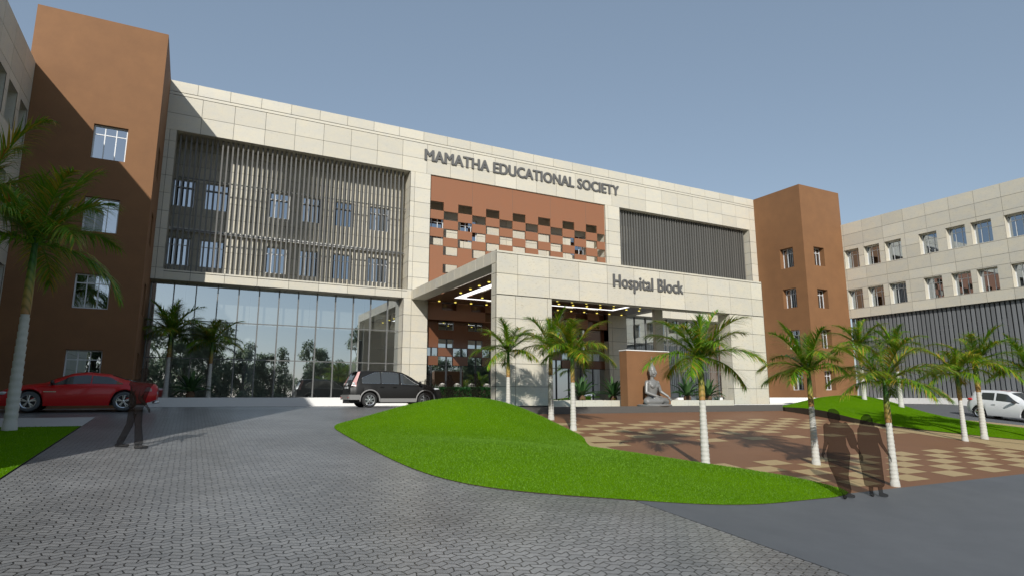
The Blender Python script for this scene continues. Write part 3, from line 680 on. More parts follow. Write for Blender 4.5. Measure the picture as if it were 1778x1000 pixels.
dl = MB(); dl.lathe((0, 0, 0), [(.001, -.035), (.05, -.035), (.062, -.03), (.075, -.004)], 14)
d0 = None
for j, y in enumerate((-.38, -2.74, -3.82, -5.2, -6.4, -7.6, -8.8, -10.6)):
    for k in range(14):
        x = 13.47+1.085*k+(.78 if j == 1 else 0)
        if x > 27.8: continue
        if hx[0]+wd+.1 < x < hx[1]-wd-.1 and j in (3, 4, 5, 6) and k % 2: continue
        if any(h[0]-.1 < x < h[1]+.1 and h[2]-.1 < y < h[3]+.1 for h in hl): continue
        if d0 is None: d0 = dl.build('downlight', 'lamp', cl); o = d0
        else: o = d0.copy(); COL.objects.link(o)
        o.location = (x, y, 5.9)

# ------------------------------------------------------------------ lettering
def letters(text, x0, x1, z0, z1, y, name, label, wt=1.0, dp=1.5):
    c = bpy.data.curves.new(name, 'FONT'); c.body = text; c.size = 1; c.extrude = .04; c.resolution_u = 4; c.space_character = 1.04
    o = bpy.data.objects.new('tmp', c); COL.objects.link(o); dg = bpy.context.evaluated_depsgraph_get(); dg.update()
    me = bpy.data.meshes.new_from_object(o.evaluated_get(dg)); bpy.data.objects.remove(o)
    vs_ = [v.co.copy() for v in me.vertices]; ax, bx_ = min(v.x for v in vs_), max(v.x for v in vs_)
    # cap height: flat capitals from 0 to ~0.73
    cap = max(v.y for v in vs_)
    V, Fc = [], []
    for k, (dx, dz) in enumerate(((-.034, 0), (-.017, .008), (0, 0), (.017, -.008), (.034, 0))):   # overlapping strikes make the heavy face
        i0 = len(V); V += [(x0+(v.x-ax)/(bx_-ax)*(x1-x0)+dx*wt, y-.03-v.z*dp-k*.0012, z0+v.y/cap*(z1-z0)+dz*wt) for v in vs_]
        Fc += [tuple(i0+i for i in f.vertices) for f in me.polygons]
    m2 = bpy.data.meshes.new(name); m2.from_pydata(V, [], Fc); m2.materials.append(MT['letter']); m2.update()
    q = bpy.data.objects.new(name, m2); COL.objects.link(q); return tag(q, label, 'sign')
letters('MAMATHA EDUCATIONAL SOCIETY', 12.42, 27.92, 15.08, 15.82, -.0, 'sign_lettering', 'large grey capital letters along the top of the cream front')
letters('Hospital Block', 18.24, 22.75, 5.36, 6.0, CY, 'sign_lettering', 'smaller grey lettering in two words on the porch fascia', .6, .8)

# ================================================================== POOL, PLANTERS, STATUE
PZ = -.385
pb = empty('reflecting_pool', (0, 0, 0), 0, 'low dark granite pool basin in front of the porch', 'pool')
b = MB(); b.box(9.5, 27.45, -13.75, -13.45, -1.1, PZ); b.box(27.15, 27.45, -13.45, CY-.01, -1.1, PZ-.002); b.build('basin_wall', 'poolwall', pb)
b = MB(); b.box(9.5, 27.15, -13.45, CY-.01, -1.0, PZ-.03); tag(b.build('pool_water', 'water'), kind='structure')
pl_ = empty('stone_planter', (0, 0, 0), 0, 'long low stone edged planter bed between the two porch piers', 'planter')
b = MB()
for k in range(7): b.box(14.7+k*1.62, 14.7+(k+1)*1.62-.012, CY+.02, CY+.32, -.5, -.13, random.random())
b.build('coping', 'stone', pl_); b = MB(); b.box(14.7, 26.05, CY+.32, -8.2, -.5, -.2); b.build('gravel_bed', 'gravel', pl_)
b = MB(); b.box(14.7, 26.05, -8.2, -7.95, -.5, -.13); b.build('coping', 'stone', pl_)
bw = empty('backdrop_wall', (0, 0, 0), 0, 'free standing terracotta wall panel behind the grey seated statue', 'wall')
b = MB(); b.box(18.34, 20.95, -12.6, -12.05, -.7, 2.2); b.build('panel', 'brown', bw); b = MB(); b.box(18.32, 20.97, -12.62, -12.03, 2.2, 2.24); b.build('cap', 'white', bw)

# seated stone figure, legs folded, one hand in the lap and one over the knee
so_ = empty('seated_statue', (19.55, -13.02, PZ-.01), radians(12), 'grey stone seated statue with a tall pointed crown at the pool edge', 'statue')
b = MB(); S = 1.13
def c3(*p): return tuple(v*S for v in p)
b.lathe((0, 0, 0), [(.001, .0), (.80, 0), (.82, .05), (.74, .09), (.001, .1)], 32)
# folded legs
b.capsule(c3(-.22, .10, .22), c3(-.62, -.12, .20), .19*S, .15*S); b.capsule(c3(.22, .10, .22), c3(.62, -.12, .20), .19*S, .15*S)
b.capsule(c3(-.62, -.14, .18), c3(.05, -.34, .19), .14*S, .09*S); b.capsule(c3(.62, -.14, .18), c3(-.10, -.30, .27), .14*S, .085*S)
b.capsule(c3(.04, -.35, .19), c3(.26, -.30, .22), .07*S, .045*S); b.capsule(c3(-.1, -.30, .28), c3(-.30, -.24, .31), .075*S, .05*S)
b.tube([c3(0, .10, .10), c3(0, .10, .28), c3(0, .09, .48), c3(0, .07, .70), c3(0, .07, .90), c3(0, .08, 1.02), c3(0, .09, 1.09)],
       [(.30*S, .22*S), (.29*S, .21*S), (.225*S, .165*S), (.27*S, .185*S), (.335*S, .195*S), (.30*S, .16*S), (.12*S, .11*S)], 28, ell=(1, 0, 0))
b.ball(c3(-.14, -.075, .82), c3(.13, .08, .10)); b.ball(c3(.14, -.075, .82), c3(.13, .08, .10))
b.tube([c3(0, .08, 1.05), c3(0, .06, 1.24)], [.085*S, .078*S], 16)
for sx in (-1, 1): b.ball(c3(sx*.335, .07, .96), c3(.10, .105, .10))
b.capsule(c3(-.37, .07, .94), c3(-.46, .02, .56), .085*S, .07*S); b.capsule(c3(-.46, .02, .56), c3(-.16, -.28, .40), .07*S, .05*S)
b.capsule(c3(.37, .07, .94), c3(.46, .0, .60), .085*S, .07*S); b.capsule(c3(.46, .0, .60), c3(.60, -.26, .40), .068*S, .05*S)
# hands: palm up in the lap, and fingers down over the knee
b.capsule(c3(-.16, -.28, .39), c3(-.04, -.34, .385), (.05*S, .028*S), (.05*S, .022*S))
for k in range(4): b.capsule(c3(-.04+k*.004, -.30-k*.028, .385), c3(.09-abs(k-1.2)*.015, -.30-k*.03, .40), .017*S, .013*S)
b.capsule(c3(-.10, -.27, .41), c3(-.02, -.24, .445), .018*S, .013*S)
b.capsule(c3(.60, -.26, .40), c3(.63, -.335, .34), (.05*S, .025*S), (.05*S, .022*S))
for k in range(4): b.capsule(c3(.59+k*.028, -.335, .33), c3(.60+k*.03, -.385, .20+abs(k-1.2)*.012), .016*S, .012*S)
b.capsule(c3(.58, -.30, .37), c3(.54, -.335, .30), .017*S, .013*S)
# head with face, long ears, cap of hair and spire
hz_ = 1.39
b.ball(c3(0, .03, hz_), c3(.150, .170, .205), 22, 16); b.capsule(c3(0, -.04, hz_-.10), c3(0, -.075, hz_-.155), .085*S, .055*S)
b.capsule(c3(0, -.135, hz_+.045), c3(0, -.172, hz_-.035), .017*S, .026*S); b.ball(c3(0, -.165, hz_-.045), c3(.034, .022, .018))
for sx in (-1, 1):
    b.ball(c3(sx*.058, -.125, hz_+.02), c3(.036, .024, .016)); b.capsule(c3(sx*.02, -.140, hz_+.06), c3(sx*.095, -.112, hz_+.062), .011*S, .009*S); b.ball(c3(sx*.075, -.095, hz_-.05), c3(.05, .045, .05))
    b.capsule(c3(sx*.152, .03, hz_+.05), c3(sx*.152, .02, hz_-.14), (.018*S, .035*S), (.016*S, .02*S))
b.ball(c3(0, -.143, hz_-.092), c3(.042, .018, .011)); b.ball(c3(0, -.140, hz_-.112), c3(.034, .018, .011))
b.build('body', 'statue', so_, rem=.0125)
b = MB(); b.ball(c3(0, .055, hz_+.09), c3(.163, .170, .165), 22, 12)
b.lathe(c3(0, .06, hz_+.17), [(.15*S, 0), (.125*S, .07*S), (.085*S, .13*S), (.055*S, .19*S), (.045*S, .24*S), (.03*S, .34*S), (.012*S, .47*S), (.001, .55*S)], 20)
b.build('crown', 'statue', so_, rem=.0125)

# ================================================================== PLANTS
def leaf_strip(mb, base, d, L, w, droop, n=4, t=.5, fold=0, side=None):
    d = Vector(d).normalized(); p = Vector(base); s = side or d.cross(Vector((0, 0, 1)))
    if s.length < 1e-3: s = Vector((1, 0, 0))
    s.normalize(); i0 = len(mb.v); seg = L/n
    for k in range(n+1):
        f = k/n; ww = w*(.55+.45*sin(pi*min(1, f*1.6+.15)))*(1-f**3) if k < n else w*.04
        mb.v += [tuple(p-s*ww/2), tuple(p+s*ww/2)]; p = p+d*seg; d = (d+Vector((0, 0, -1))*droop/n).normalized()
    for k in range(n): mb.f.append((i0+2*k, i0+2*k+1, i0+2*k+3, i0+2*k+2)); mb.t.append(t); mb.sm.append(False)
def frond(mb, base, az, el, L, rng, n=38, ll=.60, lw=.031, curve=1.5):
    d = Vector((cos(az)*cos(el), sin(az)*cos(el), sin(el))); p = Vector(base); pts = []; seg = L/n
    hor = Vector((-sin(az), cos(az), 0)); yell = rng.random()
    for k in range(n+1):
        pts.append((p.copy(), d.copy())); p = p+d*seg; d = (d+Vector((0, 0, -1))*(curve/n)*(.35+1.2*k/n)).normalized()
    mb.tube([q[0] for q in pts[::3]], [.022*(1-.85*i/(len(pts[::3])-1)) for i in range(len(pts[::3]))], 4, False, t=.45)
    for k in range(3, n+1):
        f = k/n; P, D = pts[k]; upv = hor.cross(D).normalized()*-1
        if upv.z < 0: upv = -upv
        for sd in (-1, 1):
            for h in (0, .5):
                ang = radians(62-34*f+rng.uniform(-7, 7)); dr = D*cos(ang)+hor*(sd*sin(ang))+upv*rng.uniform(-.25, .25)
                l = ll*(.42+.75*sin(pi*min(1, .12+f*.92)))*rng.uniform(.85, 1.1)
                u = rng.random(); t = .12+.42*u
                if rng.random() < .20+.25*(yell > .6): t = .70+.26*rng.random()
                if rng.random() < .015: t = 1.0
                leaf_strip(mb, P+D*seg*h, dr, l, lw*rng.uniform(.8, 1.2), rng.uniform(.5, 1.15), 3, t)
def crown_mesh(seed, nf=14, L=1.62):
    rng = random.Random(seed); mb = MB()
    for i in range(nf):
        az = i*2.399+rng.uniform(-.2, .2); f = i/(nf-1)
        frond(mb, (.03*cos(az), .03*sin(az), 2.72), az, radians(68-66*f+rng.uniform(-7, 7)), L*rng.uniform(.85, 1.08)*(1.0 if f > .15 else .9), rng, curve=1.0+.5*rng.random())
    frond(mb, (0, 0, 2.72), rng.uniform(0, 6), radians(86), L*.62, rng, curve=.5)
    return mb
PG = 'white trunked palms standing around the forecourt'
def palm_proto(seed):
    r = empty('palm_tree'); b = MB(); prof = [(.135, -.25), (.125, 0), (.115, .1)]
    z = .1
    while z < 1.66: prof += [(.112-.022*z, z), (.115-.022*z, z+.045), (.103-.022*z, z+.052)]; z += .105
    prof += [(.075, 1.7)]
    b.lathe((0, 0, 0), prof, 18); b.build('trunk', 'trunk', r)
    b = MB(); b.lathe((0, 0, 0), [(.078, 1.66), (.082, 1.8), (.076, 2.1), (.064, 2.4), (.05, 2.65), (.055, 2.75), (.02, 2.95)], 16); b.build('crownshaft', 'shaft', r)
    crown_mesh(seed).build('crown', 'leaf', r); return r
protos = [palm_proto(s) for s in (11, 23, 37)]; used = [False]*3
# x, y, base z, height scale, label
PALMS = [
 (-4.05, -15.3, None, 1.60, 'tall palm cut by the left edge, on the lawn before the red car', .3),
 (-.95, -.85, -.02, 1.20, 'taller palm of the two against the left glass wall', 1.1),
 (.95, -.85, -.02, 1.04, 'shorter palm of the two against the left glass wall', 2.6),
 (11.0, -14.6, None, .93, 'leftmost palm before the porch pier, base hidden by the lawn mound', 3.9),
 (12.46, -15.37, None, 1.02, 'middle palm at the pier corner, behind the edge of the lawn mound', 5.0),
 (11.75, -18.0, None, .97, 'rightmost palm of the trio beside the lawn mound, on the brown paving', .9),
 (11.55, -24.25, None, 1.0, 'palm in front of the statue at the lawn edge, standing alone', .2),
 (15.09, -24.69, None, .92, 'palm on the checked paving left of the two dark women', 2.0),
 (14.61, -27.05, None, .86, 'nearest palm, right behind the woman with long hair', 5.6),
 (33.6, -14.2, 'm', 1.18, 'palm on the right lawn mound beside the brown tower', .2),
 (34.6, -15.6, 'm', 1.1, 'far palm on the right lawn behind the nearest palm', 1.7),
 (25.86, -22.96, None, .90, 'palm just left of the white car, on the sand paving', 3.1),
 (27.43, -22.86, None, 1.08, 'palm overlapping the rear door of the white car', 4.9),
 (29.6, -23.7, None, 1.0, 'palm at the right edge with only its fronds in view', 2.2),
 (-6.0, -13.4, None, 1.3, 'highest palm fronds at the left edge, above the other near palm, trunk out of view', 1.0)]
for i, (x, y, z, s, lab, rz) in enumerate(PALMS):
    k = i % 3
    if used[k]: o = copy_tree(protos[k])
    else: o = protos[k]; used[k] = True
    zz = G(x, y) if z is None else (G(x, y)+.45 if z == 'm' else z)
    o.location = (x, y, zz); o.scale = (s, s, s) if 0 < i < 14 else ((1.42, 1.42, 1.86) if i == 0 else (1.35, 1.35, 2.35)); o.rotation_euler.z = rz; tag(o, lab, 'palm', PG)

# cycads with broad arching leaves
def cycad():
    r = empty('cycad_plant'); rng = random.Random(5); b = MB(); b.lathe((0, 0, 0), [(.10, -.05), (.17, .05), (.18, .16), (.13, .26), (.05, .3)], 14); b.build('stem', 'cyc', r)
    b = MB()
    for i in range(26):
        az = i*2.399; f = i/25; el = radians(82-72*f+rng.uniform(-6, 6)); L = rng.uniform(.75, 1.0); n = 7
        d = Vector((cos(az)*cos(el), sin(az)*cos(el), sin(el))); p = Vector((.05*cos(az), .05*sin(az), .24)); s = Vector((-sin(az), cos(az), 0)); i0 = len(b.v); ups = Vector((0, 0, 1)); t = rng.uniform(.2, .9)
        for k in range(n+1):
            g = k/n; w = .012+.075*sin(pi*min(1, g*.93+.05))**.8; w = .004 if k == n else w
            nn = s.cross(d).normalized(); nn = nn if nn.z > 0 else -nn
            b.v += [tuple(p-s*w+nn*w*.45), tuple(p), tuple(p+s*w+nn*w*.45)]; p = p+d*(L/n); d = (d+Vector((0, 0, -1))*(1.25/n)*(.4+g)).normalized()
        for k in range(n):
            for q in (0, 1):
                a = i0+3*k+q; b.f.append((a, a+1, a+4, a+3)); b.t.append(min(1, t+.12*q)); b.sm.append(True)
    b.build('leaves', 'cleaf', r); return r
c0 = cycad(); CG = 'broad leaved cycads by the walls'
for i, (x, y, z, s, lab) in enumerate([(17.5, -10.0, -.2, 1.12, 'cycad left of the terracotta wall, farther of the two from it'), (19.45, -10.0, -.2, 1.12, 'cycad directly left of the terracotta wall'),
      (23.9, -10.6, -.2, 1.15, 'cycad directly right of the terracotta wall'), (25.75, -10.3, -.2, 1.08, 'cycad beside the right porch pier, behind a palm trunk'), (.15, -1.0, -.02, 1.18, 'cycad between the two palms at the left glass wall')]):
    o = c0 if i == 0 else copy_tree(c0); o.location = (x, y, z); o.scale = (s, s, s); o.rotation_euler.z = i*1.3; tag(o, lab, 'plant', CG)
# low flowers in the gravel bed: a few yellow and white clumps
rng = random.Random(4)
def flower_clump(n, spread, h, m):
    r = empty('flowering_plant'); b = MB(); g = MB()
    for _ in range(n):
        a = rng.uniform(0, 6.28); rr = spread*sqrt(rng.random()); c = (rr*cos(a), rr*sin(a), h*rng.uniform(.7, 1))
        g.bar((c[0]*.3, c[1]*.3, 0), c, .008, .008)
        for k in range(5):
            q = k*1.257+a; leaf_strip(b, c, (cos(q), sin(q), .5), .06, .05, .7, 2)
    for _ in range(n*2):
        a = rng.uniform(0, 6.28); leaf_strip(g, (0, 0, 0), (cos(a), sin(a), rng.uniform(.3, 1.5)), h*rng.uniform(.6, 1), .05, .8, 3, rng.random())
    g.build('leaves', 'hleaf', r); b.build('petals', m, r); return r
yf = flower_clump(7, .12, .16, 'yflower'); wf = flower_clump(30, .30, .30, 'flower')
k = 0
for x, y in ((15.6, -10.9), (16.4, -9.9), (16.9, -11), (18.7, -11.1), (20.9, -9.2), (21.6, -11), (24.6, -11.2)):
    o = yf if k == 0 else copy_tree(yf); o.location = (x, y, -.2); o.rotation_euler.z = k; k += 1; tag(o, 'small yellow flower clump in the gravel of the planter bed', 'flower', 'yellow flowers in the planter bed')
for k, (x, y, lab) in enumerate([(24.3, -11.0, 'white flowers before the cycad right of the terracotta wall'), (25.5, -11.1, 'white flowers against the right porch pier')]):
    o = wf if k == 0 else copy_tree(wf); o.location = (x, y, -.2); tag(o, lab, 'flower', 'white flowers in the planter bed')
# hedge at the entrance with round white flower heads
hd = empty('clipped_hedge', (0, 0, 0), 0, 'dark green clipped hedge before the entrance, under white flower heads', 'hedge')
b = MB(); rng = random.Random(8)
for _ in range(9000):
    x = rng.uniform(12.3, 16.0); y = rng.uniform(-3.9, -2.9); z = rng.uniform(-.45, .50)
    if rng.random() < .7: 
        q = rng.random()
        if q < .5: y = -3.9+rng.uniform(-.03, .06)
        else: z = .5+rng.uniform(-.07, .06)
    d = (rng.uniform(-1, 1), rng.uniform(-1.2, .5), rng.uniform(-.4, 1)); leaf_strip(b, (x, y, z), d, .09, .05, .4, 2, rng.random())
b.build('foliage', 'hleaf', hd); b = MB(); b.box(12.35, 15.95, -3.82, -2.95, -.45, .44); b.build('twigs', 'soil_and_shade', hd)
fp = empty('flower_ball'); b = MB()
for _ in range(260):
    u = rng.uniform(-.1, 1); a = rng.uniform(0, 6.28); s = sqrt(max(0, 1-u*u)); c = (.21*s*cos(a), .21*s*sin(a), .16*u); leaf_strip(b, c, (s*cos(a), s*sin(a), u+.2), .05, .045, .5, 2)
b.build('petals', 'flower', fp); b = MB(); b.bar((0, 0, -.25), (0, 0, .05), .02, .02); b.build('stalk', 'hleaf', fp)
pos = ['first from the left', 'second from the left', 'third from the left', 'fourth from the left']
for k, x in enumerate((12.62, 13.5, 14.4, 15.35)):
    o = fp if k == 0 else copy_tree(fp); o.location = (x, -3.4, .60); tag(o, 'round white flower head above the hedge, '+pos[k], 'flower', 'round white flower heads above the hedge')

# tree belt behind the camera: it is what the glass walls mirror
def tree_proto(seed, h):
    rng = random.Random(seed); r = empty('broadleaf_tree'); b = MB(); lobes = []
    b.tube([(0, 0, -.3), (.1, 0, h*.25), (-.1, .1, h*.5), (0, 0, h*.8)], [.24, .19, .13, .05], 9)
    for i in range(20):
        z = h*rng.uniform(.10, .95); a = rng.uniform(0, 6.28); rr = (1.1+1.9*sin(pi*min(1, (z/h)*.95)))*rng.uniform(.3, 1.0); c = (rr*cos(a), rr*sin(a), z); lobes.append((c, rng.uniform(.8, 1.5)))
        b.tube([(0, 0, z*.55), (c[0]*.5, c[1]*.5, z*.8), c], [.07, .05, .02], 6)
    b.build('trunk', 'bark', r); g = MB()
    for c, R in lobes:
        sh = rng.uniform(-.2, .25)
        for _ in range(210):
            v = Vector((rng.gauss(0, 1), rng.gauss(0, 1), rng.gauss(0, 1))).normalized()*R*rng.random()**.4
            leaf_strip(g, (c[0]+v.x, c[1]+v.y, c[2]+v.z), (rng.uniform(-1, 1), rng.uniform(-1, 1), rng.uniform(-1, .4)), .5, .32, .4, 2, min(1, max(0, .45+sh+rng.uniform(-.3, .5))))
    g.build('crown', 'tleaf', r); return r
tp = [tree_proto(3, 12), tree_proto(9, 10.5)]; ut = [0, 0]; rng = random.Random(12)
for i in range(36):
    x = -34+i*2.7+rng.uniform(-.8, .8); y = -84+rng.uniform(-4, 4)-(i % 2)*4; k = i % 2
    if ut[k]: o = copy_tree(tp[k])
    else: o = tp[k]; ut[k] = 1
    s = rng.uniform(.95, 1.5); o.location = (x, y, G(x, y)-.1); o.scale = (s, s, s); o.rotation_euler.z = rng.uniform(0, 6)
    tag(o, 'leafy tree in the row mirrored by the glass walls', 'tree', 'trees mirrored in the glass walls')

# ================================================================== VEHICLES
def interp(tab, x):
    if x <= tab[0][0]: return tab[0][1]
    for (a, p), (c, q) in zip(tab, tab[1:]):
        if x <= c: return p+(q-p)*((x-a)/(c-a))
    return tab[-1][1]
def smooth_tab(tab, x, h=.07): return (interp(tab, x-h)+2*interp(tab, x)+interp(tab, x+h))/4
def wheel(parent, x, y, r, sgn, style, tyre='tyre_rubber'):
    w_ = bpy.data.objects.new('wheel', None); COL.objects.link(w_); w_.parent = parent; w_.location = (x, y, r); w_.empty_display_size = .1
    b = MB(); n = 36; prof = [(r*.66, .10), (r*.88, .115), (r*.97, .095), (r, .05), (r, -.05), (r*.97, -.095), (r*.88, -.115), (r*.66, -.10)]
    vs_ = [(p[0]*cos(2*pi*k/n), p[1], p[0]*sin(2*pi*k/n)) for p in prof for k in range(n)]
    b.add(vs_, [(i*n+k, i*n+(k+1) % n, (i+1)*n+(k+1) % n, (i+1)*n+k) for i in range(len(prof)-1) for k in range(n)], .5, True); b.build('tyre', 'gtyre' if style == 'red' else 'tyre', w_)
    b = MB(); s = sgn
    for rr0, rr1, y0, y1 in ((r*.68, r*.60, .105, .085), (r*.60, r*.58, .085, -.05)):
        vs_ = [(q*cos(2*pi*k/n), s*yy, q*sin(2*pi*k/n)) for q, yy in ((rr0, y0), (rr1, y1)) for k in range(n)]; b.add(vs_, [(k, (k+1) % n, n+(k+1) % n, n+k) for k in range(n)], .5, True)
    ns = 7 if style == 'suv' else 5
    for k in range(ns):
        a = 2*pi*k/ns+.3
        for da in ((-.10, .10) if style != 'suv' else (0,)):
            a0, a1 = a+da*.5, a+da*1.6; wdt = .035 if style != 'suv' else .07
            b.bar((r*.1*cos(a0), s*.085, r*.1*sin(a0)), (r*.62*cos(a1), s*.078, r*.62*sin(a1)), .03, wdt)
    b.lathe((0, 0, 0), [(.001, 0)], 3); b.ball((0, s*.085, 0), (r*.15, .02, r*.15)); b.build('rim', 'rim', w_)
    b = MB(); vs_ = [(0, s*.02, 0)]+[(r*.6*cos(2*pi*k/n), s*.02, r*.6*sin(2*pi*k/n)) for k in range(n)]; b.add(vs_, [(0, k+1, (k+1) % n+1) for k in range(n)]); b.build('brake_disc', 'dark', w_)
    if style in ('red', 'white'):
        b = MB(); b.bar((-r*.42, s*.035, r*.05), (-r*.28, s*.035, r*.34), .03, .09); b.build('brake_caliper', 'redl', w_)
def car(name, label, P, paint):
    """P: L length, top/belt/bottom/half-width tables along x (front at +x), axles, wheel radius r, glass list"""
    R = empty(name, label=label, cat='car'); L0, L1 = P['x']; N = 96; xs = [L0+(L1-L0)*i/N for i in range(N+1)]; ax = P['ax']; r = P['r']; ar = P['arch']
    sec = []
    for x in xs:
        top = smooth_tab(P['top'], x, .05); belt = min(smooth_tab(P['belt'], x), top-.02); bot = interp(P['bot'], x); w_ = smooth_tab(P['w'], x, .04); gw = interp(P['gw'], x)
        arch = bot
        for a in ax:
            if abs(x-a) < ar: arch = max(arch, r+sqrt(ar*ar-(x-a)**2))
        gh = max(0, top-belt); k = min(1, gh/.28); wt = w_*(1-k)+gw*k
        lo = max(bot, arch)
        sec.append([(0, lo if arch <= bot else max(bot, .28)), (w_-.16, max(bot, lo) if arch <= bot else arch), (w_-.03, lo), (w_+.0, max(lo+.03, bot+.10) if arch <= bot else arch+.012), (w_+.015, max(lo+.04, (belt+bot)*.5)), (w_-.02, max(lo+.05, belt-.09)), (w_-.06, max(lo+.06, belt)),
                    (wt-.02+(.0 if k > .5 else -.06), top-.075*k-.012), (wt-.12*k-.18*(1-k), top-.012), (wt*.45, top+.018), (0, top+.025)])
    m = len(sec[0]); b = MB(); ids = {}
    for sg in (1, -1):
        for i, x in enumerate(xs):
            for j, (y, z) in enumerate(sec[i]): ids[sg, i, j] = len(b.v); b.v.append((x, sg*y, z))
        for i in range(N):
            for j in range(m-1):
                f = (ids[sg, i, j], ids[sg, i+1, j], ids[sg, i+1, j+1], ids[sg, i, j+1]); b.f.append(f if sg < 0 else f[::-1]); b.t.append(.5); b.sm.append(True)
    for i in (0, N): b.poly([(xs[i], y, z) for y, z in sec[i]]+[(xs[i], -y, z) for y, z in sec[i][::-1]])
    ob = b.build('body', paint, R)
    me = ob.data; 
    try: me.set_sharp_from_angle(angle=radians(38))
    except Exception: pass
    def pt_(x, j, sg=1, off=0):
        i = (x-L0)/(L1-L0)*N; i0 = max(0, min(N-1, int(i))); f = i-i0; a, c = sec[i0][j], sec[i0+1][j]; return (x, sg*(a[0]+(c[0]-a[0])*f+off), a[1]+(c[1]-a[1])*f)
    # side glass: between belt (6) and roof rail (7)
    for sg in (1, -1):
        for (xa, xb, hi) in P['side']:
            g = MB(); K = 14; fr = MB(); up_, dn_ = [], []
            for k in range(K+1):
                x = xa+(xb-xa)*k/K; A = Vector(pt_(x, 6, sg)); B = Vector(pt_(x, 7, sg)); h = hi(x); n = Vector((0, sg*.008, .003)); dn_.append(A+(B-A)*.10+n); up_.append(A+(B-A)*max(.11, h)+n)
            for k in range(K): g.quad(tuple(dn_[k]), tuple(dn_[k+1]), tuple(up_[k+1]), tuple(up_[k]), sm=True)
            go = g.build('side_window', 'carglass', R)
            if P.get('trim'):
                for ln in (up_, dn_): fr.tube([tuple(q+Vector((0, sg*.004, 0))) for q in ln], [.012]*len(ln), 5)
                fr.build('trim', P['trim'], go)
    for nm, x0, x1, s0 in P['ends']:    # windscreen / rear screen follow the top surface
        g = MB(); K = 8
        for k in range(K):
            a, c = x0+(x1-x0)*k/K, x0+(x1-x0)*(k+1)/K
            for sg in (1, -1):
                row = [[Vector(pt_(x, j, sg))+Vector((0, 0, .009)) for j in (8, 9, 10)] for x in (a, c)]
                row[0][0].y *= .97; row[1][0].y *= .97
                for q in (0, 1): g.quad(tuple(row[0][q]), tuple(row[1][q]), tuple(row[1][q+1]), tuple(row[0][q+1]), sm=True)
        g.build(nm, 'carglass', R)
    b = MB()
    for a in ax:
        for sg in (1, -1):
            yy = interp(P['w'], a)
            b.tube([(a+ar*.985*cos(t), sg*(yy-.015-.30), r+ar*.985*sin(t)) for t in [pi*k/16 for k in range(17)]], [(.30, .02)]*17, 6, ell=(0, 1, 0))
    b.box(L0+.35, L1-.35, -.62, .62, .2, .34); b.build('underbody', 'dark', R)
    for a in ax:
        for sg in (1, -1): wheel(R, a, sg*(interp(P['w'], a)-.125), r, sg, P['style'])
    return R, pt_
def blob(mb, c, s): mb.ball(c, s, 12, 8)

# black SUV, rear to the left; near side is -y once it faces +x
P = dict(x=(-2.22, 2.25), ax=(-1.35, 1.30), r=.345, arch=.43, style='suv', trim='chrome',
  top=[(-2.22, 1.0), (-2.16, 1.10), (-1.95, 1.56), (-1.85, 1.63), (-1.4, 1.68), (-.3, 1.69), (.25, 1.62), (.75, 1.38), (1.13, 1.13), (1.7, 1.03), (2.05, .93), (2.2, .78), (2.25, .6)],
  belt=[(-2.22, .95), (-1.9, 1.05), (-.5, 1.03), (1.1, 1.0), (1.6, .92), (2.25, .55)], bot=[(-2.22, .42), (-1.9, .30), (-1.2, .25), (1.3, .25), (1.95, .24), (2.25, .34)],
  w=[(-2.22, .78), (-2.0, .87), (-1.3, .91), (1.2, .91), (1.9, .83), (2.15, .70), (2.25, .55)], gw=[(-2.2, .60), (-1.8, .66), (.2, .68), (1.1, .62)],
  side=[(-1.72, -.86, lambda x: .55+.43*min(1, (x+1.72)/.6)), (-.82, .02, lambda x: .98), (.10, 1.03, lambda x: .98-.75*max(0, (x-.2)/.85)**1.3)],
  ends=[('windscreen', .40, 1.08, 1), ('rear_window', -2.10, -1.93, 1)])
suv, pf = car('parked_suv', 'black four wheel drive car parked behind the lawn mound', P, 'blk')
suv.location = (8.75, -6.95, -.455)
for sg in (1, -1):
    b = MB(); b.poly([(-2.19, sg*.80, .98), (-1.98, sg*.875, .96), (-1.98, sg*.875, 1.12), (-1.80, sg*.735, 1.62), (-1.90, sg*.70, 1.62), (-2.13, sg*.78, 1.15)]); b.build('tail_light', 'pink', suv)
    b = MB(); blob(b, (-2.10, sg*.835, 1.07), (.07, .03, .07)); b.build('reverse_light', 'clearl', suv)
    b = MB(); blob(b, (1.86, sg*.735, .86), (.20, .055, .05)); b.build('headlight', 'clearl', suv)
    b = MB(); b.capsule((.98, sg*.93, 1.10), (.98, sg*1.08, 1.12), (.06, .09), (.05, .08), 12); b.build('side_mirror', 'blk', suv)
    b = MB()
    for a in P['ax']: b.tube([(a+.45*cos(t), sg*.918, .345+.45*sin(t)) for t in [pi*(k/20*1.1-.05) for k in range(21)]], [(.03, .035)]*21, 6, ell=(0, 1, 0))
    b.box(-.88, .84, min(sg*.80, sg*.935), max(sg*.80, sg*.935), .25, .42); b.build('side_cladding', 'lgrey', suv)
    b = MB(); b.box(-1.5+.6, -1.5+.78, min(sg*.93, sg*.945), max(sg*.93, sg*.945), .93, .955); b.box(-.3, -.12, min(sg*.93, sg*.945), max(sg*.93, sg*.945), .92, .945); b.build('door_handle', 'blk', suv)
b = MB(); b.box(-2.30, -1.90, -.84, .84, .36, .58); b.box(-2.27, -1.8, -.90, -.84, .36, .58); b.box(-2.27, -1.8, .84, .90, .36, .58); b.build('rear_bumper', 'lgrey', suv)
b = MB(); b.box(-2.24, -1.9, -.6, .6, .20, .36); b.build('bumper_insert', 'dark', suv)
b = MB(); b.box(-2.315, -2.28, -.80, -.66, .44, .48); b.box(-2.315, -2.28, .66, .80, .44, .48); b.build('reflector', 'redl', suv)
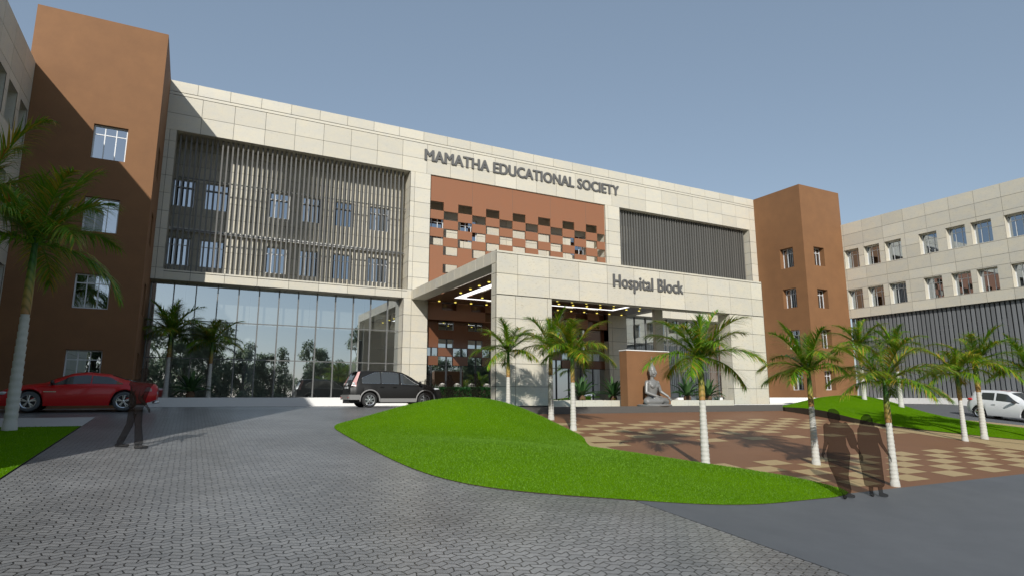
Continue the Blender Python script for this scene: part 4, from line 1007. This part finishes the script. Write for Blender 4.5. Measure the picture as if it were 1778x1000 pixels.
b = MB(); b.box(-2.25, -2.19, -.3, .3, .86, .95); b.box(-2.24, -2.19, -.12, .12, 1.0, 1.1); b.build('number_plate', 'clearl', suv)
b = MB(); b.poly([(-2.12, -.66, 1.62), (-1.86, -.68, 1.68), (-1.86, .68, 1.68), (-2.12, .66, 1.62)]); b.poly([(-2.12, -.66, 1.60), (-1.86, -.68, 1.64), (-1.86, .68, 1.64), (-2.12, .66, 1.60)]); b.build('spoiler', 'blk', suv)
b = MB(); b.tube([(-1.6, 0, 1.69), (-1.85, 0, 1.92)], [.008, .003], 6); b.build('aerial', 'dark', suv)

# red coupe facing left
P = dict(x=(-2.42, 2.42), ax=(-1.40, 1.38), r=.345, arch=.40, style='red', trim=None,
  top=[(-2.42, .80), (-2.36, .96), (-2.1, 1.0), (-1.75, 1.03), (-1.35, 1.14), (-.85, 1.31), (-.2, 1.37), (.25, 1.32), (.7, 1.14), (1.05, .97), (1.6, .90), (2.1, .77), (2.35, .62), (2.42, .48)],
  belt=[(-2.42, .78), (-1.9, .92), (-.5, .93), (1.0, .88), (1.6, .82), (2.42, .45)], bot=[(-2.42, .40), (-2.2, .30), (-1.3, .20), (1.4, .19), (2.2, .2), (2.42, .28)],
  w=[(-2.42, .72), (-2.1, .87), (-1.3, .93), (1.3, .92), (1.95, .86), (2.25, .72), (2.42, .45)], gw=[(-1.9, .58), (-.8, .62), (.3, .64), (1, .58)],
  side=[(-1.32, -.38, lambda x: .96 if x > -.95 else .96-1.5*(-.95-x)), (-.34, .88, lambda x: .96 if x < .35 else .96-1.35*(x-.35))],
  ends=[('windscreen', .32, 1.0, 1), ('rear_window', -1.75, -.95, 1)])
rc, pf = car('parked_coupe', 'red two door coupe parked in front of the left brown tower', P, 'red')
rc.location = (-3.42, -8.55, -.475); rc.rotation_euler.z = pi
for sg in (1, -1):
    b = MB(); b.poly([(-2.02, sg*.893, .70), (-2.26, sg*.80, .70), (-2.26, sg*.80, .78), (-2.17, sg*.835, .87), (-2.09, sg*.865, .85)]); b.build('tail_light', 'pink', rc)
    b = MB(); b.box(.62, .98, min(sg*.925, sg*.945), max(sg*.925, sg*.945), .665, .69); b.build('side_vent_trim', 'chrome', rc)
    b = MB(); b.capsule((.75, sg*.92, .98), (.75, sg*1.08, .99), (.06, .09), (.05, .07), 12); b.build('side_mirror', 'dark', rc)
    b = MB(); blob(b, (2.12, sg*.70, .62), (.17, .08, .06)); b.build('headlight', 'clearl', rc)
    b = MB(); b.tube([(-2.48, sg*.6, .30), (-2.30, sg*.6, .30)], [.045, .045], 14); b.build('exhaust_pipe', 'chrome', rc)
b = MB(); b.box(-2.44, -2.38, -.26, .26, .6, .7); b.build('number_plate', 'clearl', rc)

# white hatchback with red roof stripes
P = dict(x=(-1.86, 1.86), ax=(-1.17, 1.22), r=.325, arch=.375, style='white', trim=None,
  top=[(-1.86, .90), (-1.80, 1.05), (-1.55, 1.44), (-1.40, 1.49), (-.3, 1.51), (.2, 1.46), (.62, 1.25), (.95, 1.02), (1.4, .93), (1.7, .80), (1.86, .58)],
  belt=[(-1.86, .86), (-1.5, 1.0), (-.3, .95), (.95, .88), (1.4, .82), (1.86, .5)], bot=[(-1.86, .36), (-1.6, .25), (-1.2, .20), (1.2, .19), (1.86, .26)],
  w=[(-1.86, .68), (-1.65, .80), (-1.1, .85), (1.1, .85), (1.6, .78), (1.86, .5)], gw=[(-1.7, .60), (-1.3, .64), (.2, .65), (.9, .58)],
  side=[(-1.05, -.42, lambda x: .94), (-.32, .78, lambda x: .94 if x < .2 else .94-1.25*(x-.2))], ends=[('windscreen', .30, .92, 1), ('rear_window', -1.72, -1.56, 1)])
wc, pf = car('parked_hatchback', 'white small hatchback with red roof stripes at the right edge', P, 'wht')
wc.location = (38.75, -18.9, -1.175); wc.rotation_euler = (0, radians(3.5), radians(-97)); wc.rotation_mode = 'XYZ'
for sg in (1, -1):
    b = MB(); blob(b, (-1.66, sg*.74, 1.0), (.15, .07, .07)); b.build('tail_light', 'redl', wc)
    b = MB(); blob(b, (1.55, sg*.66, .75), (.17, .09, .07)); b.build('headlight', 'clearl', wc)
    b = MB(); b.capsule((.62, sg*.86, .97), (.62, sg*1.02, .98), (.06, .09), (.05, .07), 12); b.build('side_mirror', 'dark', wc)
    b = MB(); b.box(-.45, -.27, min(sg*.86, sg*.885), max(sg*.86, sg*.885), .80, .83); b.build('door_handle', 'wht', wc)
    b = MB(); K = 8
    for k in range(K):
        x0, x1 = -.5+.65*k/K, -.5+.65*(k+1)/K; a = pf(x0, 9, sg); c = pf(x1, 9, sg); b.quad((x0, a[1]-sg*.04, a[2]+.012), (x1, c[1]-sg*.04, c[2]+.012), (x1, c[1]+sg*.04, c[2]+.01), (x0, a[1]+sg*.04, a[2]+.01))
    b.build('roof_stripe', 'redl', wc)

# ================================================================== PEOPLE (dark see-through figures)
def hand(b, w, d, side, curl=.35, s=1.0, toward=(0, -1, 0)):
    """w wrist point, d pointing along the hand, side vector across the knuckles (towards the thumb)"""
    w = Vector(w); d = Vector(d).normalized(); a = Vector(side); a = (a-d*a.dot(d)).normalized(); n = Vector(toward); n = (n-d*n.dot(d)-a*n.dot(a)).normalized()
    b.capsule(w, w+d*.075*s, (.030*s, .016*s), (.038*s, .014*s), 12, 3, ell=tuple(a))
    for k, (o, L) in enumerate(((.027, .070), (.009, .080), (-.009, .074), (-.026, .058))):
        p = w+d*.080*s+a*o*s; q = p+(d+n*curl*.5).normalized()*L*.5*s; r = q+(d+n*curl*1.4).normalized()*L*.55*s
        b.tube([p-d*.02*s, p, q, r], [.0085*s, .0085*s, .0078*s, .0055*s], 8)
    p = w+d*.025*s+a*.026*s; q = p+(a*.75+d+n*.3).normalized()*.035*s; r = q+(d+a*.15+n*.4).normalized()*.035*s
    b.tube([p-a*.015*s, p, q, r], [.011*s, .0105*s, .0095*s, .007*s], 8)
def head(b, c, yaw=0, s=1.0):
    """c centre of the skull; face towards the yaw direction in the figure's plane (0 = towards the viewer)"""
    R = Matrix.Rotation(yaw, 3, 'Z'); T = lambda x, y, z: tuple(Vector(c)+R@Vector((x*s, y*s, z*s)))
    b.capsule(T(0, .012, .03), T(0, -.005, -.035), (.076*s, .093*s), (.062*s, .075*s), 18, 5, ell=tuple(R@Vector((1, 0, 0))))
    b.capsule(T(0, -.045, -.07), T(0, -.052, -.098), .042*s, .028*s, 12); b.capsule(T(0, -.088, .005), T(0, -.108, -.03), .009*s, .014*s, 8)
    b.ball(T(0, -.09, -.062), (.022*s, .012*s, .009*s))
    for k in (-1, 1):
        b.ball(T(k*.03, -.082, .008), (.014*s, .009*s, .009*s)); b.capsule(T(k*.078, .01, .015), T(k*.076, .01, -.025), .012*s, .009*s, 8)
PR = -yw
def person(x, y, label, h, vox=.0085):
    o = empty('person', (x, y, G(x, y)), PR, label, 'person'); o.scale = (h/1.7,)*3; return o
# man striding to the right, leaning forward
pm = person(-1.0, -19.4, 'dark see-through man striding past the rear of the red car', 1.80)
b = MB()
b.tube([(-.02, 0, .84), (0, 0, .92), (.01, 0, 1.02), (.03, 0, 1.15), (.05, 0, 1.30), (.07, 0, 1.40), (.085, 0, 1.45)], [(.15, .115), (.175, .13), (.165, .12), (.185, .125), (.215, .125), (.19, .105), (.07, .07)], 24, ell=(1, 0, 0))
b.tube([(.085, 0, 1.42), (.105, -.01, 1.52)], [.062, .056], 14); head(b, (.12, -.01, 1.59), yaw=radians(75))
b.capsule((-.06, .02, .88), (-.13, .05, .50), .095, .068); b.capsule((-.13, .05, .50), (-.31, .08, .13), (.07, .07), (.085, .06)); b.capsule((.05, -.03, .88), (.12, -.06, .48), .098, .07); b.capsule((.12, -.06, .48), (.18, -.08, .12), .068, .085)
for (x, y, z0, tip) in ((-.33, .08, .055, .055), (.18, -.08, .035, .03)): b.capsule((x-.05, y, z0), (x+.18, y-.01, tip), (.045, .045), (.042, .03), 12, 3)
b.ball((.24, 0, 1.36), (.07, .08, .08)); b.ball((-.12, 0, 1.35), (.07, .08, .08))
b.capsule((-.13, .09, 1.35), (-.22, .13, 1.06), .058, .045); b.capsule((-.22, .13, 1.06), (-.14, .13, .82), .044, .030); hand(b, (-.14, .13, .81), (.25, 0, -1), (0, -1, 0), .5, toward=(1, 0, 0))
b.capsule((.20, -.10, 1.34), (.16, -.16, 1.05), .058, .045); b.capsule((.16, -.16, 1.05), (.34, -.20, .88), .044, .030); hand(b, (.345, -.20, .875), (.6, 0, -.8), (0, 1, .2), .5, toward=(-.3, 0, -1))
b.build('body', 'ghost', pm, rem=.009)
# woman in a draped dress, turning to the left, walking
pw = person(12.2, -27.45, 'dark see-through woman in a draped dress with hair tied up', 1.80)
b = MB()
b.tube([(.02, 0, .10), (.03, 0, .14), (-.02, 0, .40), (-.05, 0, .62), (-.045, 0, .85), (-.05, 0, 1.0), (-.06, 0, 1.15), (-.055, 0, 1.30), (-.06, 0, 1.40), (-.09, 0, 1.45)], [(.09, .09), (.11, .10), (.125, .12), (.19, .15), (.225, .16), (.17, .13), (.18, .13), (.215, .13), (.15, .10), (.065, .065)], 26, ell=(1, 0, 0))
b.tube([(-.085, 0, 1.42), (-.11, 0, 1.52)], [.055, .05], 14); head(b, (-.115, 0, 1.58), yaw=radians(-60)); b.ball((-.04, .03, 1.60), (.10, .09, .10)); b.ball((.0, .05, 1.53), (.08, .075, .085)); b.ball((-.07, .03, 1.66), (.085, .08, .055))
for k in (-1, 1): b.ball((-.06+k*.17, 0, 1.355), (.06, .07, .075))
b.capsule((-.235, 0, 1.35), (-.27, -.02, 1.07), .058, .043); b.capsule((-.27, -.02, 1.07), (-.36, -.08, .92), .042, .028); hand(b, (-.365, -.085, .91), (-.45, -.1, -1), (.2, -1, 0), .7, toward=(.9, 0, -.3))
b.tube([(.10, 0, 1.42), (.20, -.01, 1.25), (.26, -.02, 1.02), (.24, -.02, .94)], [(.07, .06), (.09, .07), (.085, .06), (.03, .03)], 14, ell=(1, 0, 0)); b.capsule((.13, 0, 1.35), (.22, -.03, 1.07), .058, .043); b.capsule((.22, -.03, 1.07), (.335, -.07, .86), .040, .027); hand(b, (.34, -.07, .85), (.3, 0, -1), (.5, -1, 0), .25, toward=(-1, 0, 0))
b.capsule((.07, .02, .14), (.09, .02, .09), .05, .045); b.capsule((.06, .03, .065), (.15, -.06, .045), .04, .032, 12); b.capsule((-.01, -.03, .16), (-.01, -.03, .09), .05, .045); b.capsule((0, -.02, .045), (-.06, -.13, .032), .042, .032, 12)
b.build('body', 'ghost', pw, rem=.009)
# woman with long loose hair and a long dress
pw2 = person(13.05, -27.55, 'dark see-through woman with long loose hair in an ankle length dress', 1.72)
b = MB()
b.tube([(.02, 0, .20), (.02, 0, .24), (.0, 0, .50), (-.02, 0, .78), (-.015, 0, .92), (-.01, 0, 1.08), (-.005, 0, 1.28), (0, 0, 1.38), (0, 0, 1.44)], [(.17, .13), (.20, .15), (.21, .15), (.225, .16), (.215, .15), (.175, .125), (.20, .125), (.155, .10), (.065, .065)], 26, ell=(1, 0, 0))
b.tube([(0, 0, 1.40), (0, 0, 1.51)], [.055, .05], 14); head(b, (0, 0, 1.575), yaw=radians(15))
b.tube([(0, .05, 1.12), (0, .05, 1.22), (0, .05, 1.36), (0, .04, 1.50), (0, .02, 1.60), (0, .015, 1.67)], [(.10, .03), (.21, .07), (.185, .09), (.135, .10), (.105, .115), (.05, .06)], 20, ell=(1, 0, 0))
for k in (-1, 1): b.ball((k*.165, 0, 1.345), (.06, .07, .075))
b.capsule((-.175, 0, 1.33), (-.22, -.01, 1.06), .056, .042); b.capsule((-.22, -.01, 1.06), (-.225, -.04, .82), .040, .026); hand(b, (-.225, -.04, .81), (.05, -.05, -1), (.25, -1, 0), .3, toward=(1, 0, 0))
b.capsule((.175, 0, 1.33), (.23, -.01, 1.08), .056, .042); b.capsule((.23, -.01, 1.08), (.335, -.06, .86), .040, .026); hand(b, (.34, -.065, .85), (.35, -.1, -1), (-.2, -1, 0), .3, toward=(-1, 0, 0))
b.capsule((-.05, .02, .35), (-.055, .02, .10), .055, .04); b.capsule((-.05, .03, .05), (-.075, -.06, .035), .042, .034, 12); b.capsule((.10, -.03, .35), (.11, -.04, .09), .055, .04); b.capsule((.10, -.04, .05), (.19, -.11, .035), .042, .032, 12)
b.build('body', 'ghost', pw2, rem=.009)
# faint figures by the entrance: one by the bonnet, two before the hedge
def standing(x, y, label, h, kind):
    o = person(x, y, label, h); b = MB()
    wd = .17 if kind else .21
    b.tube([(0, 0, .30), (0, 0, .60), (0, 0, .92), (0, 0, 1.08), (0, 0, 1.28), (0, 0, 1.38), (0, 0, 1.44)], [(wd+.03, .15), (wd+.02, .15), (.19, .14), (.155, .12), (.19, .125), (.15, .10), (.065, .065)], 20, ell=(1, 0, 0))
    b.tube([(0, 0, 1.40), (0, 0, 1.51)], [.055, .05], 12); head(b, (0, 0, 1.575), yaw=radians(20-50*kind))
    b.tube([(.0, .05, 1.20), (0, .05, 1.36), (0, .04, 1.50), (0, .02, 1.62), (0, .015, 1.69)], [(.12, .05), (.16, .08), (.12, .10), (.11, .115), (.04, .05)], 16, ell=(1, 0, 0))
    for k in (-1, 1):
        b.capsule((k*.175, 0, 1.33), (k*.23, -.01, 1.06), .055, .042); b.capsule((k*.23, -.01, 1.06), (k*.24, -.05, .82), .04, .026); hand(b, (k*.24, -.05, .81), (0, -.05, -1), (-k*.2, -1, 0), .3, toward=(-k, 0, 0))
        b.capsule((k*.08, 0, .40), (k*.09, 0, .09), .055, .042); b.capsule((k*.09, .02, .05), (k*.11, -.10, .035), .042, .032, 12)
    b.build('body', 'ghost', o, rem=.013)
standing(9.95, -8.6, 'faint dark figure standing at the bonnet of the black car', 1.60, 0)
standing(10.85, -8.9, 'faint dark figure between the black car and the hedge', 1.52, 1)
standing(12.5, -8.2, 'faint dark figure with long hair in front of the hedge', 1.62, 1)
